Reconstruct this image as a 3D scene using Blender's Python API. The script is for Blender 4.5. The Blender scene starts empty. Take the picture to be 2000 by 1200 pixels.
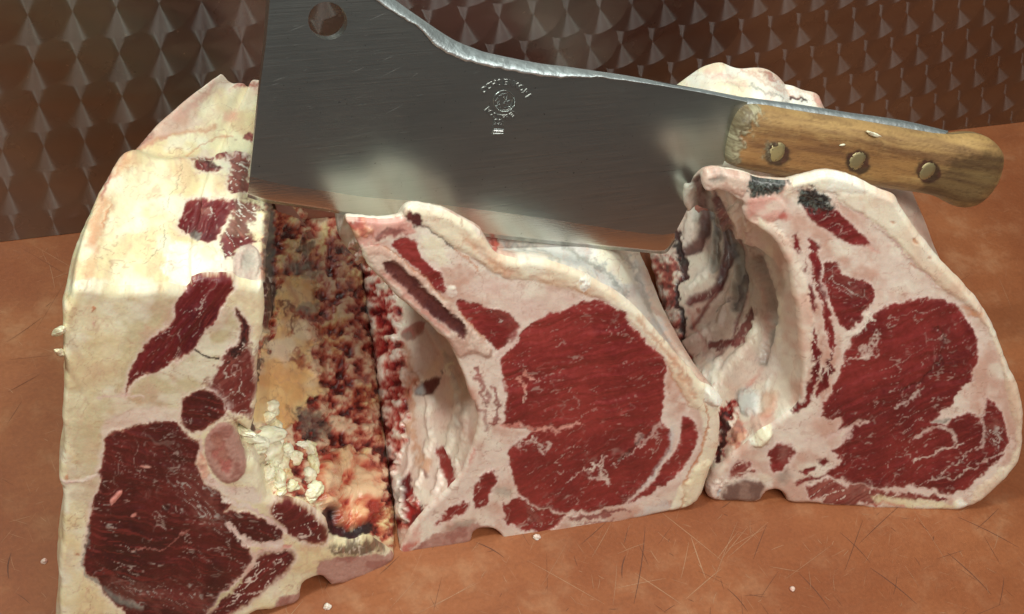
import bpy, bmesh, math
import numpy as np
from mathutils import Matrix, Vector
from mathutils.geometry import delaunay_2d_cdt

# ------------------------------------------------------------------ camera, world, lamps
SC = bpy.context.scene
COL = SC.collection
rad = math.radians
FOC = 2500.0                       # focal length in trace units (2000 wide sheet)
CAMH = 0.60                        # height of the lens above the table, metres
_n = lambda v: np.asarray(v, float) / np.linalg.norm(v)
_down = _n([-580, 2400, 2500.]); _X = _n([6575, -1015, 2500.])
_X = _n(_X - _down * (_X @ _down))
_Z = -_down; _Y = np.cross(_Z, _X)
ROT = np.array([_X, _Y, _Z])        # world axes seen from the lens
EYE = np.array([0, 0, CAMH])

cam_data = bpy.data.cameras.new('camera')
cam = bpy.data.objects.new('camera', cam_data); COL.objects.link(cam)
cam_data.sensor_width = 36.0
cam_data.lens = 36.0 * FOC / 2000.0
cam_data.clip_start = 0.01; cam_data.clip_end = 60
M = np.eye(4)
M[:3, 0] = ROT @ [1, 0, 0]; M[:3, 1] = ROT @ [0, -1, 0]; M[:3, 2] = ROT @ [0, 0, -1]; M[:3, 3] = EYE
cam.matrix_world = Matrix(M.tolist())
SC.camera = cam
SC.render.resolution_x = 1024; SC.render.resolution_y = 614

world = bpy.data.worlds.new('World'); SC.world = world; world.use_nodes = True
bg = world.node_tree.nodes['Background']
bg.inputs[0].default_value = (0.47, 0.48, 0.46, 1); bg.inputs[1].default_value = 0.13

def lamp(name, loc, target, sx, sy, power, col):
    d = bpy.data.lights.new(name, 'AREA'); d.shape = 'RECTANGLE'; d.size = sx; d.size_y = sy
    d.energy = power; d.color = col
    o = bpy.data.objects.new(name, d); COL.objects.link(o); o.location = loc
    o.rotation_euler = (Vector(target) - Vector(loc)).to_track_quat('-Z', 'Y').to_euler()
    return o
lamp('ceiling_tube', (-0.24, 0.36, 1.05), (0.22, 0.42, 0.1), 0.12, 0.04, 7.0, (0.88, 1.0, 0.93))
lamp('ceiling_tube_right', (0.50, 0.34, 1.30), (0.4, 0.45, 0.1), 0.50, 0.12, 3.8, (0.90, 1.0, 0.96))
lamp('front_fill', (0.36, -0.42, 1.15), (0.27, 0.40, 0.08), 1.1, 0.25, 12.5, (1.0, 0.97, 0.92))  # wide fill added on the camera side to brighten cut faces and hollows
SC.view_settings.view_transform = 'Standard'
try: SC.view_settings.look = 'None'
except Exception: pass
SC.view_settings.exposure = 0.0; SC.view_settings.gamma = 1.0
SC.view_settings.use_curve_mapping = False

# ------------------------------------------------------------------ tracing helpers (metres; the sheet is 2000 x 1200)
def ray(u, v):
    return np.stack([np.asarray(u, float) - 1000, np.asarray(v, float) - 600, np.full(np.shape(u), FOC)], -1) @ ROT.T
def at_z(u, v, z):
    r = ray(u, v); return EYE + r * ((z - CAMH) / r[..., 2])[..., None]
def proj(P):
    q = (P - EYE) @ ROT; return np.stack([1000 + FOC * q[..., 0] / q[..., 2], 600 + FOC * q[..., 1] / q[..., 2]], -1)
class Plane:
    def __init__(s, P, N): s.P = np.asarray(P, float); s.N = _n(N)
    def at(s, u, v, off=0.0):
        r = ray(u, v); t = ((s.P + s.N * off - EYE) @ s.N) / (r @ s.N)
        return EYE + r * t[..., None]
def standing_plane(a, b, lean):
    A = at_z(*map(np.float64, a), 0.0); B = at_z(*map(np.float64, b), 0.0)
    d = _n(B - A); nh = np.array([d[1], -d[0], 0])
    return Plane(A, math.cos(rad(lean)) * nh + math.sin(rad(lean)) * np.array([0, 0, 1]))
ZT = {'1': (0, 0, .35), '2': (0, 400, .4), '3': (0, 780, .4), '4': (650, 380, .4), '5': (650, 760, .4),
      '6': (1250, 300, .375), '7': (1300, 680, .35), '8': (440, 380, .617), '0': (0, 0, 1.)}
def Z(k, *pts):
    ox, oy, s = ZT[k]; return [(ox + x * s, oy + y * s) for x, y in pts]

# ------------------------------------------------------------------ numeric noise
def _hash(ix, iy, seed):
    h = (ix.astype(np.int64) * 374761393 + iy.astype(np.int64) * 668265263 + seed * 1442695041) & 0xffffffff
    h = ((h ^ (h >> 13)) * 1274126177) & 0xffffffff
    return ((h ^ (h >> 16)) & 0xffff) / 65535.0
def vn(x, y, seed=0):
    ix = np.floor(x); iy = np.floor(y); fx = x - ix; fy = y - iy
    fx = fx * fx * fx * (fx * (fx * 6 - 15) + 10); fy = fy * fy * fy * (fy * (fy * 6 - 15) + 10)
    a = _hash(ix, iy, seed); b = _hash(ix + 1, iy, seed); c = _hash(ix, iy + 1, seed); d = _hash(ix + 1, iy + 1, seed)
    return (a * (1 - fx) + b * fx) * (1 - fy) + (c * (1 - fx) + d * fx) * fy * 1.0
def fbm(x, y, seed=0, o=4):
    s = 0; a = 0.5; t = 0
    for k in range(o):
        s = s + a * vn(x + 17.3 * k, y - 9.1 * k, seed + k * 7); t += a; a *= 0.5; x = x * 2.03; y = y * 2.03
    return s / t
def ridge(x, y, seed=0, o=3):
    return 1 - np.abs(2 * fbm(x, y, seed, o) - 1)
def worley(x, y, seed=0):
    ix = np.floor(x); iy = np.floor(y)
    d1 = np.full(x.shape, 9.); d2 = np.full(x.shape, 9.); cid = np.zeros(x.shape)
    for dx in (-1, 0, 1):
        for dy in (-1, 0, 1):
            jx = ix + dx; jy = iy + dy
            px = jx + _hash(jx, jy, seed); py = jy + _hash(jx, jy, seed + 5)
            d = np.hypot(px - x, py - y); new = d < d1
            d2 = np.where(new, d1, np.minimum(d2, d)); cid = np.where(new, _hash(jx, jy, seed + 11), cid); d1 = np.where(new, d, d1)
    return d1, d2, cid
def sstep(a, b, x):
    t = np.clip((x - a) / (b - a), 0, 1); return t * t * (3 - 2 * t)
def rot(x, y, a):
    c, s = math.cos(rad(a)), math.sin(rad(a)); return x * c + y * s, -x * s + y * c
def seg_dist(U, V, pts, closed):
    P = np.asarray(pts, float); n = len(P); best = np.full(U.shape, 1e9)
    for i in range(n if closed else n - 1):
        a = P[i]; b = P[(i + 1) % n]; d = b - a; L = d @ d + 1e-9
        t = np.clip(((U - a[0]) * d[0] + (V - a[1]) * d[1]) / L, 0, 1)
        best = np.minimum(best, (U - a[0] - t * d[0]) ** 2 + (V - a[1] - t * d[1]) ** 2)
    return np.sqrt(best)
def inside(U, V, pts):
    P = np.asarray(pts, float); n = len(P); r = np.zeros(U.shape, bool)
    for i in range(n):
        x0, y0 = P[i]; x1, y1 = P[(i + 1) % n]
        if y0 == y1: continue
        c = ((y0 > V) != (y1 > V)) & (U < (x1 - x0) * (V - y0) / (y1 - y0) + x0); r ^= c
    return r
def smooth_poly(pts, it=1):
    P = np.asarray(pts, float)
    for _ in range(it):
        Q = np.roll(P, -1, 0); P = np.stack([.75 * P + .25 * Q, .25 * P + .75 * Q], 1).reshape(-1, 2)
    return P

# ------------------------------------------------------------------ tissues: pigment (linear), wetness, relief in mm
def S(r, g, b):
    c = np.array([r, g, b]) / 255.; return np.where(c < .04045, c / 12.92, ((c + .055) / 1.055) ** 2.4)
def mix(a, b, t):
    return a + (b - a) * np.asarray(t)[..., None]
CREAM = S(234, 222, 184); CREAM2 = S(222, 198, 150); FATP = S(228, 208, 192); FATP2 = S(198, 150, 130); WHITE = S(243, 238, 224)
RED = S(134, 40, 40); RED2 = S(100, 26, 28); REDL = S(160, 62, 56); DARKR = S(70, 22, 24); PINK = S(222, 160, 146)
BONE = S(206, 170, 152); GREY = S(112, 112, 104); BLACKM = S(44, 40, 38); YEL = S(222, 176, 110); BLOOD = S(120, 16, 18)
SILV = S(206, 208, 204)
def t_fat(c1, c2, seed=1):
    def f(U, V):
        a = fbm(U / 60, V / 60, seed); b = fbm(U / 9, V / 9, seed + 3, 3)
        c = mix(np.broadcast_to(c1, U.shape + (3,)), c2, sstep(.42, .68, a) * .75)
        c = c * (0.93 + 0.14 * b)[..., None]
        s = ridge(U / 34, V / 34, seed + 9, 3); c = mix(c, FATP2, sstep(.93, 1, s) * .35)
        s = fbm(U / 30, V / 48, seed + 12, 4); c = mix(c, S(200, 132, 108), sstep(.56, .78, s) * .24)
        s = fbm(U / 55, V / 40, seed + 14, 3); c = mix(c, S(240, 234, 214), sstep(.52, .75, s) * .5)
        s = ridge(U / 70, V / 45, seed + 16, 4); c = mix(c, S(160, 104, 84), sstep(.978, .998, s) * .45)
        return c, .36 + .2 * b, (a - .5) * 1.6 + (b - .5) * .12
    return f
def t_muscle(ang=0, c1=RED, c2=RED2, marb=.5, seed=2, veins=1.0, fat=FATP):
    def f(U, V):
        W = U + 14 * (fbm(U / 70, V / 70, seed + 40) - .5) * 2; Y = V + 14 * (fbm(U / 70, V / 70, seed + 41) - .5) * 2
        x, y = rot(W, Y, ang)
        a = fbm(U / 80, V / 80, seed); fib = fbm(x / 34, y / 3.4, seed + 1, 3); gr = fbm(U / 5, V / 5, seed + 6, 2)
        c = mix(np.broadcast_to(c1, U.shape + (3,)), c2, sstep(.35, .65, a * .6 + fib * .4))
        c = mix(c, REDL, sstep(.5, .8, fib) * .35); c = c * (.84 + .32 * fbm(x / 60, y / 8, seed + 61, 3))[..., None]
        c = c * (.85 + .3 * gr)[..., None]
        # marbling: short pale strands that follow the grain
        r = ridge(x / 46, y / 15, seed + 2, 3); gate = sstep(.50, .68, fbm(U / 26, V / 26, seed + 3, 2))
        m = sstep(.945, .99, r) * gate
        r2 = ridge(x / 90, y / 40, seed + 4, 3); m = np.maximum(m, sstep(.975, .997, r2) * .8 * sstep(.42, .58, fbm(U / 40, V / 40, seed + 8, 2)) * veins)
        sp = sstep(.86, .93, vn(x / 8, y / 2.6, seed + 5)) * sstep(.50, .66, fbm(U / 38, V / 38, seed + 13, 2)) * .6
        m = np.clip(np.maximum(m, sp) * marb * 1.6, 0, .85)
        c = mix(c, fat, m)
        rip = fbm(x / 110, y / 17, seed + 60, 2)
        return c, .30 + .25 * gr, (a - .5) * 2.4 + (fib - .5) * .6 + (rip - .5) * 2.2 + m * .15
    return f
def t_rough(seed=3, pal=None, size=13, edge=DARKR):
    pal = pal or [S(160, 50, 42), S(208, 130, 108), S(228, 190, 160), S(92, 22, 26), S(186, 84, 66), S(222, 164, 128), S(196, 170, 160)]
    def f(U, V):
        W = U + size * 1.5 * (fbm(U / size / 1.3, V / size / 1.3, seed + 20, 3) - .5) * 2; Y = V * .8 + size * 1.5 * (fbm(U / size / 1.3, V / size / 1.3, seed + 21, 3) - .5) * 2
        d1, d2, cid = worley(W / size, Y / size, seed); d3, d4, cid2 = worley(W / size * 2.3, Y / size * 2.3, seed + 2)
        P = np.array(pal); lo = fbm(U / 45, V / 45, seed + 5, 3)
        k = np.clip(((cid * .55 + (lo - .2) * .8) % 1.0) * len(P), 0, len(P) - 1).astype(int)
        k2 = np.clip(cid2 * len(P), 0, len(P) - 1).astype(int)
        c = mix(P[k], P[k2], .25); c = mix(c, P[np.clip(lo * 1.2 * len(P), 0, len(P) - 1).astype(int)], .35)
        e = 1 - sstep(.02, .28, d2 - d1); c = mix(c, edge, e * .7)
        c = c * (.82 + .36 * fbm(U / 4, V / 4, seed + 9, 2))[..., None]
        return c, .22 + .3 * cid, (1 - d1) * 2.2 - e * .7 + (1 - d3) * .8 + (lo - .5) * 7
    return f
def t_crumbly(seed, warm=.5, scale=17, pal=None):
    # torn, sawn bone and marrow: a continuous run from dark blood to cream with yellow and pink turns
    pal = np.array(pal or [S(70, 24, 24), S(116, 34, 30), S(156, 62, 50), S(186, 104, 84), S(208, 148, 120), S(224, 192, 160)])
    def f(U, V):
        n = fbm(U / scale, V / (scale * .85), seed, 4); n2 = fbm(U / 7, V / 7, seed + 3, 3); d1, d2, cid = worley((U + 10 * n2) / 9, (V + 10 * n) / 9, seed + 4)
        x = np.clip((n - .5) * 2.4 + .61 + (cid - .5) * .26 + (n2 - .5) * .55, 0, .999) * (len(pal) - 1); k = x.astype(int)
        c = mix(pal[k], pal[np.minimum(k + 1, len(pal) - 1)], x - k)
        hue = sstep(.50, .66, fbm(U / 50, V / 60, seed + 8, 3)); c = mix(c, c * np.array([1.12, 1.25, .72]), hue * warm)
        return c, .18 + .25 * n2, (n - .5) * 7 + (1 - d1) * .7 + (n2 - .5) * 1.2
    return f
def t_bone(c1=BONE, c2=S(176, 132, 118), seed=4, pores=.0):
    def f(U, V):
        a = fbm(U / 22, V / 22, seed); b = fbm(U / 3.2, V / 3.2, seed + 2, 2)
        c = mix(np.broadcast_to(c1, U.shape + (3,)), c2, sstep(.4, .65, a)) * (.88 + .24 * b)[..., None]
        if pores: c = mix(c, DARKR, sstep(.60, .72, b) * pores)
        return c, .42 + .2 * b, (b - .5) * .6
    return f
T = {
 'cream': t_fat(CREAM, CREAM2, 1), 'fatp': t_fat(FATP, FATP2, 11), 'white': t_fat(WHITE, CREAM, 21),
 'ivory': t_fat(S(232, 214, 194), S(216, 172, 152), 31), 'pinkfat': t_fat(S(224, 194, 182), S(234, 216, 200), 41),
 'yellow': t_fat(S(240, 208, 148), S(226, 170, 108), 51), 'stain': t_fat(S(196, 128, 96), S(206, 150, 110), 61), 'rim': t_fat(S(236, 222, 194), S(228, 196, 166), 93), 'silver': t_fat(SILV, S(176, 178, 180), 71),
 'pink': t_fat(PINK, S(200, 120, 108), 81), 'tan': t_fat(S(200, 184, 146), S(192, 160, 134), 91),
 'm1': t_muscle(12, S(92, 32, 30), S(60, 22, 22), .20, 2, .5), 'm1b': t_muscle(-28, S(104, 38, 36), S(78, 26, 28), .75, 7, 1),
 'm1s': t_muscle(-52, S(108, 30, 32), S(78, 20, 26), .25, 5, .5),
 'm2': t_muscle(-14, S(144, 52, 48), S(118, 36, 36), .16, 12, .4), 'm2b': t_muscle(-30, S(138, 48, 44), S(110, 34, 34), .30, 14, .5),
 'm3': t_muscle(-22, S(130, 44, 42), S(100, 30, 32), .20, 22, .5), 'm3b': t_muscle(60, S(124, 34, 36), S(92, 24, 28), .6, 24, 1),
 'mv': t_muscle(-35, S(124, 50, 46), S(150, 96, 84), 1.1, 33, 1), 'dark': t_muscle(80, S(66, 28, 28), S(40, 22, 22), .55, 35, 1),
 'mott': t_muscle(40, S(110, 44, 44), S(150, 96, 84), 1.4, 37, 1.2, WHITE),
 'rough': t_crumbly(3, .5), 'rough2': t_crumbly(9, .15, 15, [S(80, 20, 22), S(126, 28, 30), S(154, 48, 44), S(186, 96, 86), S(216, 166, 150), S(230, 206, 192)]),
 'lump': t_crumbly(15, .15, 30, [S(150, 50, 40), S(186, 80, 60), S(208, 124, 92), S(222, 160, 124), S(230, 190, 150)]),
 'bone': t_bone(S(218, 192, 174), S(198, 160, 142)), 'boneo': t_bone(S(206, 188, 170), S(196, 170, 156), 44), 'bone2': t_bone(S(184, 140, 126), S(164, 112, 100), 45), 'bone3': t_bone(S(122, 92, 82), S(150, 118, 104), 46, .2),
 'marrow': t_bone(S(104, 52, 46), S(84, 40, 38), 47, .6), 'marrow2': t_bone(S(182, 108, 98), S(176, 120, 104), 48, .25),
 'grey': t_bone(GREY, S(150, 144, 132), 49), 'mould': t_rough(55, [S(60, 62, 58), S(96, 100, 92), S(44, 36, 36), S(130, 128, 116)], 9, S(30, 26, 26)),
 'blood': t_bone(S(150, 26, 22), S(96, 12, 16), 50), 'black': t_bone(S(34, 14, 16), S(60, 18, 22), 52), 'redpink': t_fat(S(206, 104, 88), S(176, 60, 52), 53),
}
def L(tissue, pts, part=None, f=1.6, jag=1.0, h=0.0, a=1.0, w=None, open_=False):
    return dict(t=tissue, p=pts, part=part, f=f, jag=jag, h=h, a=a, w=w, open=open_ or w is not None)

def paint(U, V, base, layers, seed=0):
    """pigment, wetness, relief (mm) and part index for points of a surface chart"""
    n1 = (fbm(U / 16, V / 16, seed + 100, 3) - .5) * 2; n2 = (fbm(U / 16, V / 16, seed + 200, 3) - .5) * 2
    n3 = (fbm(U / 4.5, V / 4.5, seed + 300, 2) - .5) * 2; n4 = (fbm(U / 4.5, V / 4.5, seed + 400, 2) - .5) * 2
    c, r, h = T[base](U, V); c = np.array(c); r = np.array(r); h = np.array(h)
    part = np.zeros(U.shape, int); names = []
    for Ly in layers:
        P = np.asarray(Ly['p'], float); w = Ly['w'] or 0; mg = w + Ly['f'] + 16
        sel = (U > P[:, 0].min() - mg) & (U < P[:, 0].max() + mg) & (V > P[:, 1].min() - mg) & (V < P[:, 1].max() + mg)
        if not sel.any(): 
            continue
        u = U[sel]; v = V[sel]; j = Ly['jag']
        uu = u + j * (6 * n1[sel] + 2.4 * n3[sel]); vv = v + j * (6 * n2[sel] + 2.4 * n4[sel])
        if Ly['open']: sd = w * (.7 + .6 * fbm(u / 20, v / 20, seed + 55, 2)) - seg_dist(uu, vv, P, False)
        else:
            if len(P) < 26: P = smooth_poly(P, 1)
            sd = seg_dist(uu, vv, P, True) * np.where(inside(uu, vv, P), 1, -1)
        m = sstep(-Ly['f'], Ly['f'], sd) * Ly['a']
        tc, tr, th = T[Ly['t']](u, v)
        if Ly['part'] and 'muscle' in Ly['part']:
            hal = np.exp(-(sd / 6.) ** 2) * (sd < 0) * (.35 + .5 * fbm(u / 25, v / 25, seed + 77, 2)); c[sel] = mix(c[sel], S(232, 206, 194), hal)
            tc = mix(tc, S(176, 92, 84), np.exp(-(sd / 3.) ** 2) * .45)
        c[sel] = mix(c[sel], tc, m); r[sel] += (tr - r[sel]) * m; h[sel] += (th - h[sel]) * m * .8 + Ly['h'] * sstep(-2, 9, sd)
        if Ly['part']:
            names.append(Ly['part']); q = part[sel]; q[sd > 0] = len(names); part[sel] = q
        elif Ly['a'] > .9 and Ly['h'] == 0 and Ly['w'] is None and False: pass
    return c, r, h, part, names

# ------------------------------------------------------------------ mesh and material helpers
def mesh_obj(name, verts, faces, mat, parent=None, attrs=None, smooth=True):
    verts = np.asarray(verts, np.float32); faces = np.asarray(faces, np.int32)
    me = bpy.data.meshes.new(name); k = faces.shape[1]
    me.vertices.add(len(verts)); me.vertices.foreach_set('co', verts.ravel())
    me.loops.add(faces.size); me.loops.foreach_set('vertex_index', faces.ravel())
    me.polygons.add(len(faces)); me.polygons.foreach_set('loop_start', np.arange(0, faces.size, k, dtype=np.int32))
    me.update(calc_edges=True)
    if smooth: me.polygons.foreach_set('use_smooth', np.ones(len(faces), bool))
    for an, av in (attrs or {}).items():
        av = np.asarray(av, np.float32)
        if av.ndim == 2:
            at = me.attributes.new(an, 'FLOAT_COLOR', 'POINT'); at.data.foreach_set('color', np.hstack([av, np.ones((len(av), 1), np.float32)]).ravel())
        else:
            at = me.attributes.new(an, 'FLOAT', 'POINT'); at.data.foreach_set('value', av)
    if mat: me.materials.append(mat)
    o = bpy.data.objects.new(name, me); COL.objects.link(o)
    if parent: o.parent = parent
    return o
def bm_obj(name, bm, mat, parent=None, smooth=True):
    me = bpy.data.meshes.new(name); bm.normal_update(); bm.to_mesh(me); bm.free()
    for p in me.polygons: p.use_smooth = smooth
    if mat: me.materials.append(mat)
    o = bpy.data.objects.new(name, me); COL.objects.link(o)
    if parent: o.parent = parent
    return o
def thing(name, label, cat, group=None):
    o = bpy.data.objects.new(name, None); COL.objects.link(o); o.empty_display_size = .02
    tag(o, label, cat, group); return o
def tag(o, label, cat, group=None):
    o['label'] = label; o['category'] = cat
    if group: o['group'] = group
class NT:
    def __init__(s, name):
        s.m = bpy.data.materials.new(name); s.m.use_nodes = True; s.t = s.m.node_tree
        s.b = s.t.nodes['Principled BSDF']; s.out = s.t.nodes['Material Output']
    def n(s, typ, **kw):
        nd = s.t.nodes.new(typ)
        for k, v in kw.items():
            if k.startswith('i_'):
                key = k[2:]; nd.inputs[int(key) if key.isdigit() else key].default_value = v
            else: setattr(nd, k, v)
        return nd
    def l(s, a, b): s.t.links.new(a, b)
    def math(s, op, a, b=None, c=None):
        nd = s.t.nodes.new('ShaderNodeMath'); nd.operation = op
        for i, x in enumerate((a, b, c)):
            if x is None: continue
            if isinstance(x, (int, float)): nd.inputs[i].default_value = x
            else: s.l(x, nd.inputs[i])
        return nd.outputs[0]
    def vmath(s, op, a, b=None):
        nd = s.t.nodes.new('ShaderNodeVectorMath'); nd.operation = op
        for i, x in enumerate((a, b)):
            if x is None: continue
            if isinstance(x, tuple): nd.inputs[i].default_value = x
            else: s.l(x, nd.inputs[i])
        return nd.outputs[0]
    def mixc(s, f, a, b, mode='MIX'):
        nd = s.t.nodes.new('ShaderNodeMix'); nd.data_type = 'RGBA'; nd.blend_type = mode
        for sock, x in ((nd.inputs[0], f), (nd.inputs[6], a), (nd.inputs[7], b)):
            if isinstance(x, (int, float)): sock.default_value = x
            elif isinstance(x, (tuple, list, np.ndarray)): sock.default_value = tuple(float(q) for q in x)[:3] + (1,)
            else: s.l(x, sock)
        return nd.outputs[2]
    def noise(s, scale, detail=4, vec=None, rough=.55, mapping=None):
        nd = s.n('ShaderNodeTexNoise'); nd.inputs['Scale'].default_value = scale; nd.inputs['Detail'].default_value = detail; nd.inputs['Roughness'].default_value = rough
        if vec is not None: s.l(vec, nd.inputs['Vector'])
        return nd.outputs['Fac']
    def ramp(s, fac, a, b, lo=0., hi=1.):
        nd = s.n('ShaderNodeMapRange'); nd.interpolation_type = 'SMOOTHSTEP'; s.l(fac, nd.inputs[0])
        for i, v in ((1, a), (2, b), (3, lo), (4, hi)): nd.inputs[i].default_value = v
        return nd.outputs[0]
    def bump(s, h, strength, dist, normal=None):
        nd = s.n('ShaderNodeBump'); nd.inputs['Strength'].default_value = strength; nd.inputs['Distance'].default_value = dist
        s.l(h, nd.inputs['Height'])
        if normal is not None: s.l(normal, nd.inputs['Normal'])
        return nd.outputs[0]

def meat_material():
    k = NT('meat_and_fat'); co = k.n('ShaderNodeTexCoord').outputs['Object']
    at = k.n('ShaderNodeAttribute', attribute_name='pigment'); wet = k.n('ShaderNodeAttribute', attribute_name='wet')
    n1 = k.noise(900, 3, co); n2 = k.noise(260, 4, co)
    v = k.math('MULTIPLY_ADD', n1, .2, .90)
    col = k.mixc(1.0, at.outputs['Color'], k.n('ShaderNodeCombineColor').outputs[0], 'MULTIPLY')
    cc = k.t.nodes[-1] if False else None
    comb = [n for n in k.t.nodes if n.bl_idname == 'ShaderNodeCombineColor'][0]
    for i in range(3): k.l(v, comb.inputs[i])
    k.l(col, k.b.inputs['Base Color'])
    rg = k.math('ADD', wet.outputs['Fac'], k.math('MULTIPLY_ADD', n2, .3, -.15))
    k.l(rg, k.b.inputs['Roughness'])
    k.b.inputs['Subsurface Weight'].default_value = .12
    k.b.inputs['Subsurface Radius'].default_value = (1., .35, .2); k.b.inputs['Subsurface Scale'].default_value = .003
    k.b.inputs['Specular IOR Level'].default_value = .5; k.b.inputs['Coat Weight'].default_value = .22; k.b.inputs['Coat Roughness'].default_value = .22
    h = k.math('ADD', k.math('MULTIPLY', n2, .7), k.math('MULTIPLY', n1, .3))
    k.l(k.bump(h, .32, .0008), k.b.inputs['Normal'])
    return k.m
MEAT = meat_material()

# ------------------------------------------------------------------ a joint of meat: cut face + skin lofted backwards
def grid_faces(idx):
    return np.stack([idx[:-1, :-1], idx[1:, :-1], idx[1:, 1:], idx[:-1, 1:]], -1).reshape(-1, 4)
def resample(pts, vis, step, hid):
    P = np.asarray(pts, float); out = []; n = len(P)
    for i in range(n):
        a = P[i]; b = P[(i + 1) % n]; st = step if vis[i] else hid
        m = max(1, int(round(np.linalg.norm(b - a) / st)))
        for k in range(m): out.append(a + (b - a) * k / m)
    return np.array(out)
def components(F):
    u, inv = np.unique(F.ravel(), return_inverse=True); f = inv.reshape(F.shape); lab = np.arange(len(u))
    while True:
        m = lab[f].min(1); new = lab.copy(); np.minimum.at(new, f.ravel(), np.repeat(m, f.shape[1])); new = new[new]
        if (new == lab).all(): return lab[f[:, 0]]
        lab = new
def split_parts(prefix, V, F, part, names, attrs, parent):
    fp = np.sort(part[F], 1)[:, 2].copy(); names = list(names)
    for k in range(1, len(names) + 1):          # one mesh per connected piece, specks go back to the ground tissue
        w = np.where(fp == k)[0]
        if not len(w): continue
        cmp_ = components(F[w]); ids, cnt = np.unique(cmp_, return_counts=True); first = True
        for c_, n_ in sorted(zip(ids, cnt), key=lambda q: -q[1]):
            if first: first = False; continue
            if n_ < max(60, .12 * cnt.max()): fp[w[cmp_ == c_]] = 0
            else: names.append(names[k - 1]); fp[w[cmp_ == c_]] = len(names)
    objs = []
    for k in np.unique(fp):
        sel = F[fp == k]
        if len(sel) < 12: continue
        u, inv = np.unique(sel.ravel(), return_inverse=True)
        nm = prefix if k == 0 else names[k - 1]
        objs.append(mesh_obj(nm, V[u], inv.reshape(-1, F.shape[1]), MEAT, parent, {a: b[u] for a, b in attrs.items()}))
    return objs
def joint(cfg):
    pl = cfg['plane']; D = _n(cfg['dir']); R = cfg.get('fillet', .0028); step = cfg.get('step', 2.2)
    root = thing(*cfg['thing'])
    O = smooth_poly(cfg['outline'], 1); nO = len(O)
    mid = np.roll(O, -1, 0) * .5 + O * .5
    vis = ((mid[:, 0] > -20) & (mid[:, 1] < 1230)) & np.array([not any(x0 < m[0] < x1 and y0 < m[1] < y1 for x0, y0, x1, y1 in cfg.get('hidden', [])) for m in mid])
    ring = resample(O, vis, step, 14)
    jg = cfg.get('jag', 1.0)
    ring0 = ring.copy()
    ring = ring + jg * np.stack([(fbm(ring[:, 0] / 30, ring[:, 1] / 30, 71, 4) - .5), (fbm(ring[:, 0] / 30, ring[:, 1] / 30, 73, 4) - .5)], 1) * 6
    # ---- cut face
    u0, v0 = ring.min(0) - step; u1, v1 = ring.max(0) + step; v1 = min(v1, 1240 if cfg.get('crop', True) else v1)
    us = np.arange(u0, u1, step); vs = np.arange(v0, v1, step)
    U, V = np.meshgrid(us, vs, indexing='ij')
    ins = inside(U, V, ring)
    cell = ins[:-1, :-1] | ins[1:, :-1] | ins[1:, 1:] | ins[:-1, 1:]
    use = np.zeros(U.shape, bool); use[:-1, :-1] |= cell; use[1:, :-1] |= cell; use[1:, 1:] |= cell; use[:-1, 1:] |= cell
    idx = np.full(U.shape, -1); idx[use] = np.arange(use.sum())
    F = grid_faces(idx)[cell.ravel()]
    u = U[use].copy(); v = V[use].copy(); ii = ins[use]
    coarse = ring
    d = seg_dist(u, v, ring[::1] if len(ring) < 500 else coarse, True)
    # snap outside vertices onto the outline
    out = np.where(~ii)[0]; RN = np.roll(ring, -1, 0)
    for i0 in range(0, len(out), 400):
        o = out[i0:i0 + 400]; a = ring[None]; b = (RN - ring)[None]
        q = np.stack([u[o], v[o]], 1)[:, None]
        t = np.clip(((q - a) * b).sum(-1) / ((b * b).sum(-1) + 1e-9), 0, 1); c = a + t[..., None] * b
        k = ((q - c) ** 2).sum(-1).argmin(1); w = c[np.arange(len(o)), k]; u[o] = w[:, 0]; v[o] = w[:, 1]; d[o] = 0
    mm = .00027  # metres per sheet unit, roughly
    c, r, h, part, names = paint(u, v, cfg['base'], cfg['face'], cfg['seed'])
    P = pl.at(u, v)
    dd = np.clip(d * mm / R, 0, 1); off = -R * (1 - np.sqrt(np.clip(1 - (1 - dd) ** 2, 0, 1)))
    fade = sstep(0, 12, d)
    relief = cfg.get('relief', 1.0)
    P = P + D * (-off - .6 * R)[:, None] + pl.N * (h * .0007 * relief * fade)[:, None]
    if 'bulge' in cfg: P = P + pl.N * (cfg['bulge'](u, v) * sstep(0, 40, d))[:, None]
    nrm_chk = F[:, ::-1]
    split_parts(cfg['facename'], P, nrm_chk, part, names, {'pigment': c, 'wet': r}, root)
    # ---- skin
    FJ = pl.at(ring[:, 0], ring[:, 1]) + D * R * .4
    F0 = pl.at(ring0[:, 0], ring0[:, 1]) + D * R * .4
    nb = cfg.get('blur', 9)
    for _ in range(nb): F0 = .25 * np.roll(F0, 1, 0) + .5 * F0 + .25 * np.roll(F0, -1, 0)
    FJ = FJ - F0
    nt = cfg.get('nt', 200); tt = np.linspace(0, 1, nt) ** 1.15
    Lf = cfg['length'](F0)
    NK = 14; tk = np.linspace(0, 1, NK)
    G = F0[:, None] + D * (Lf[:, None] * tt[None])[..., None]
    G = cfg['warp'](G, F0, Lf[:, None] * tt[None])
    G = G + FJ[:, None] * np.exp(-(Lf[:, None] * tt[None] / .009) ** 1.5)[..., None]
    K = F0[:, None] + D * (Lf[:, None] * tk[None])[..., None]
    K = cfg['warp'](K, F0, Lf[:, None] * tk[None]); KU = proj(K)      # the trace sheet laid over the control rings
    j = np.clip((tt * (NK - 1)).astype(int), 0, NK - 2); fr = tt * (NK - 1) - j
    UV = KU[:, j] * (1 - fr)[None, :, None] + KU[:, j + 1] * fr[None, :, None]
    uu = UV[..., 0].ravel(); vv = UV[..., 1].ravel()
    base = cfg['skinbase']
    c, r, h, part, names = paint(uu, vv, base, cfg['skin'], cfg['seed'] + 13)
    nS = len(ring)
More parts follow.
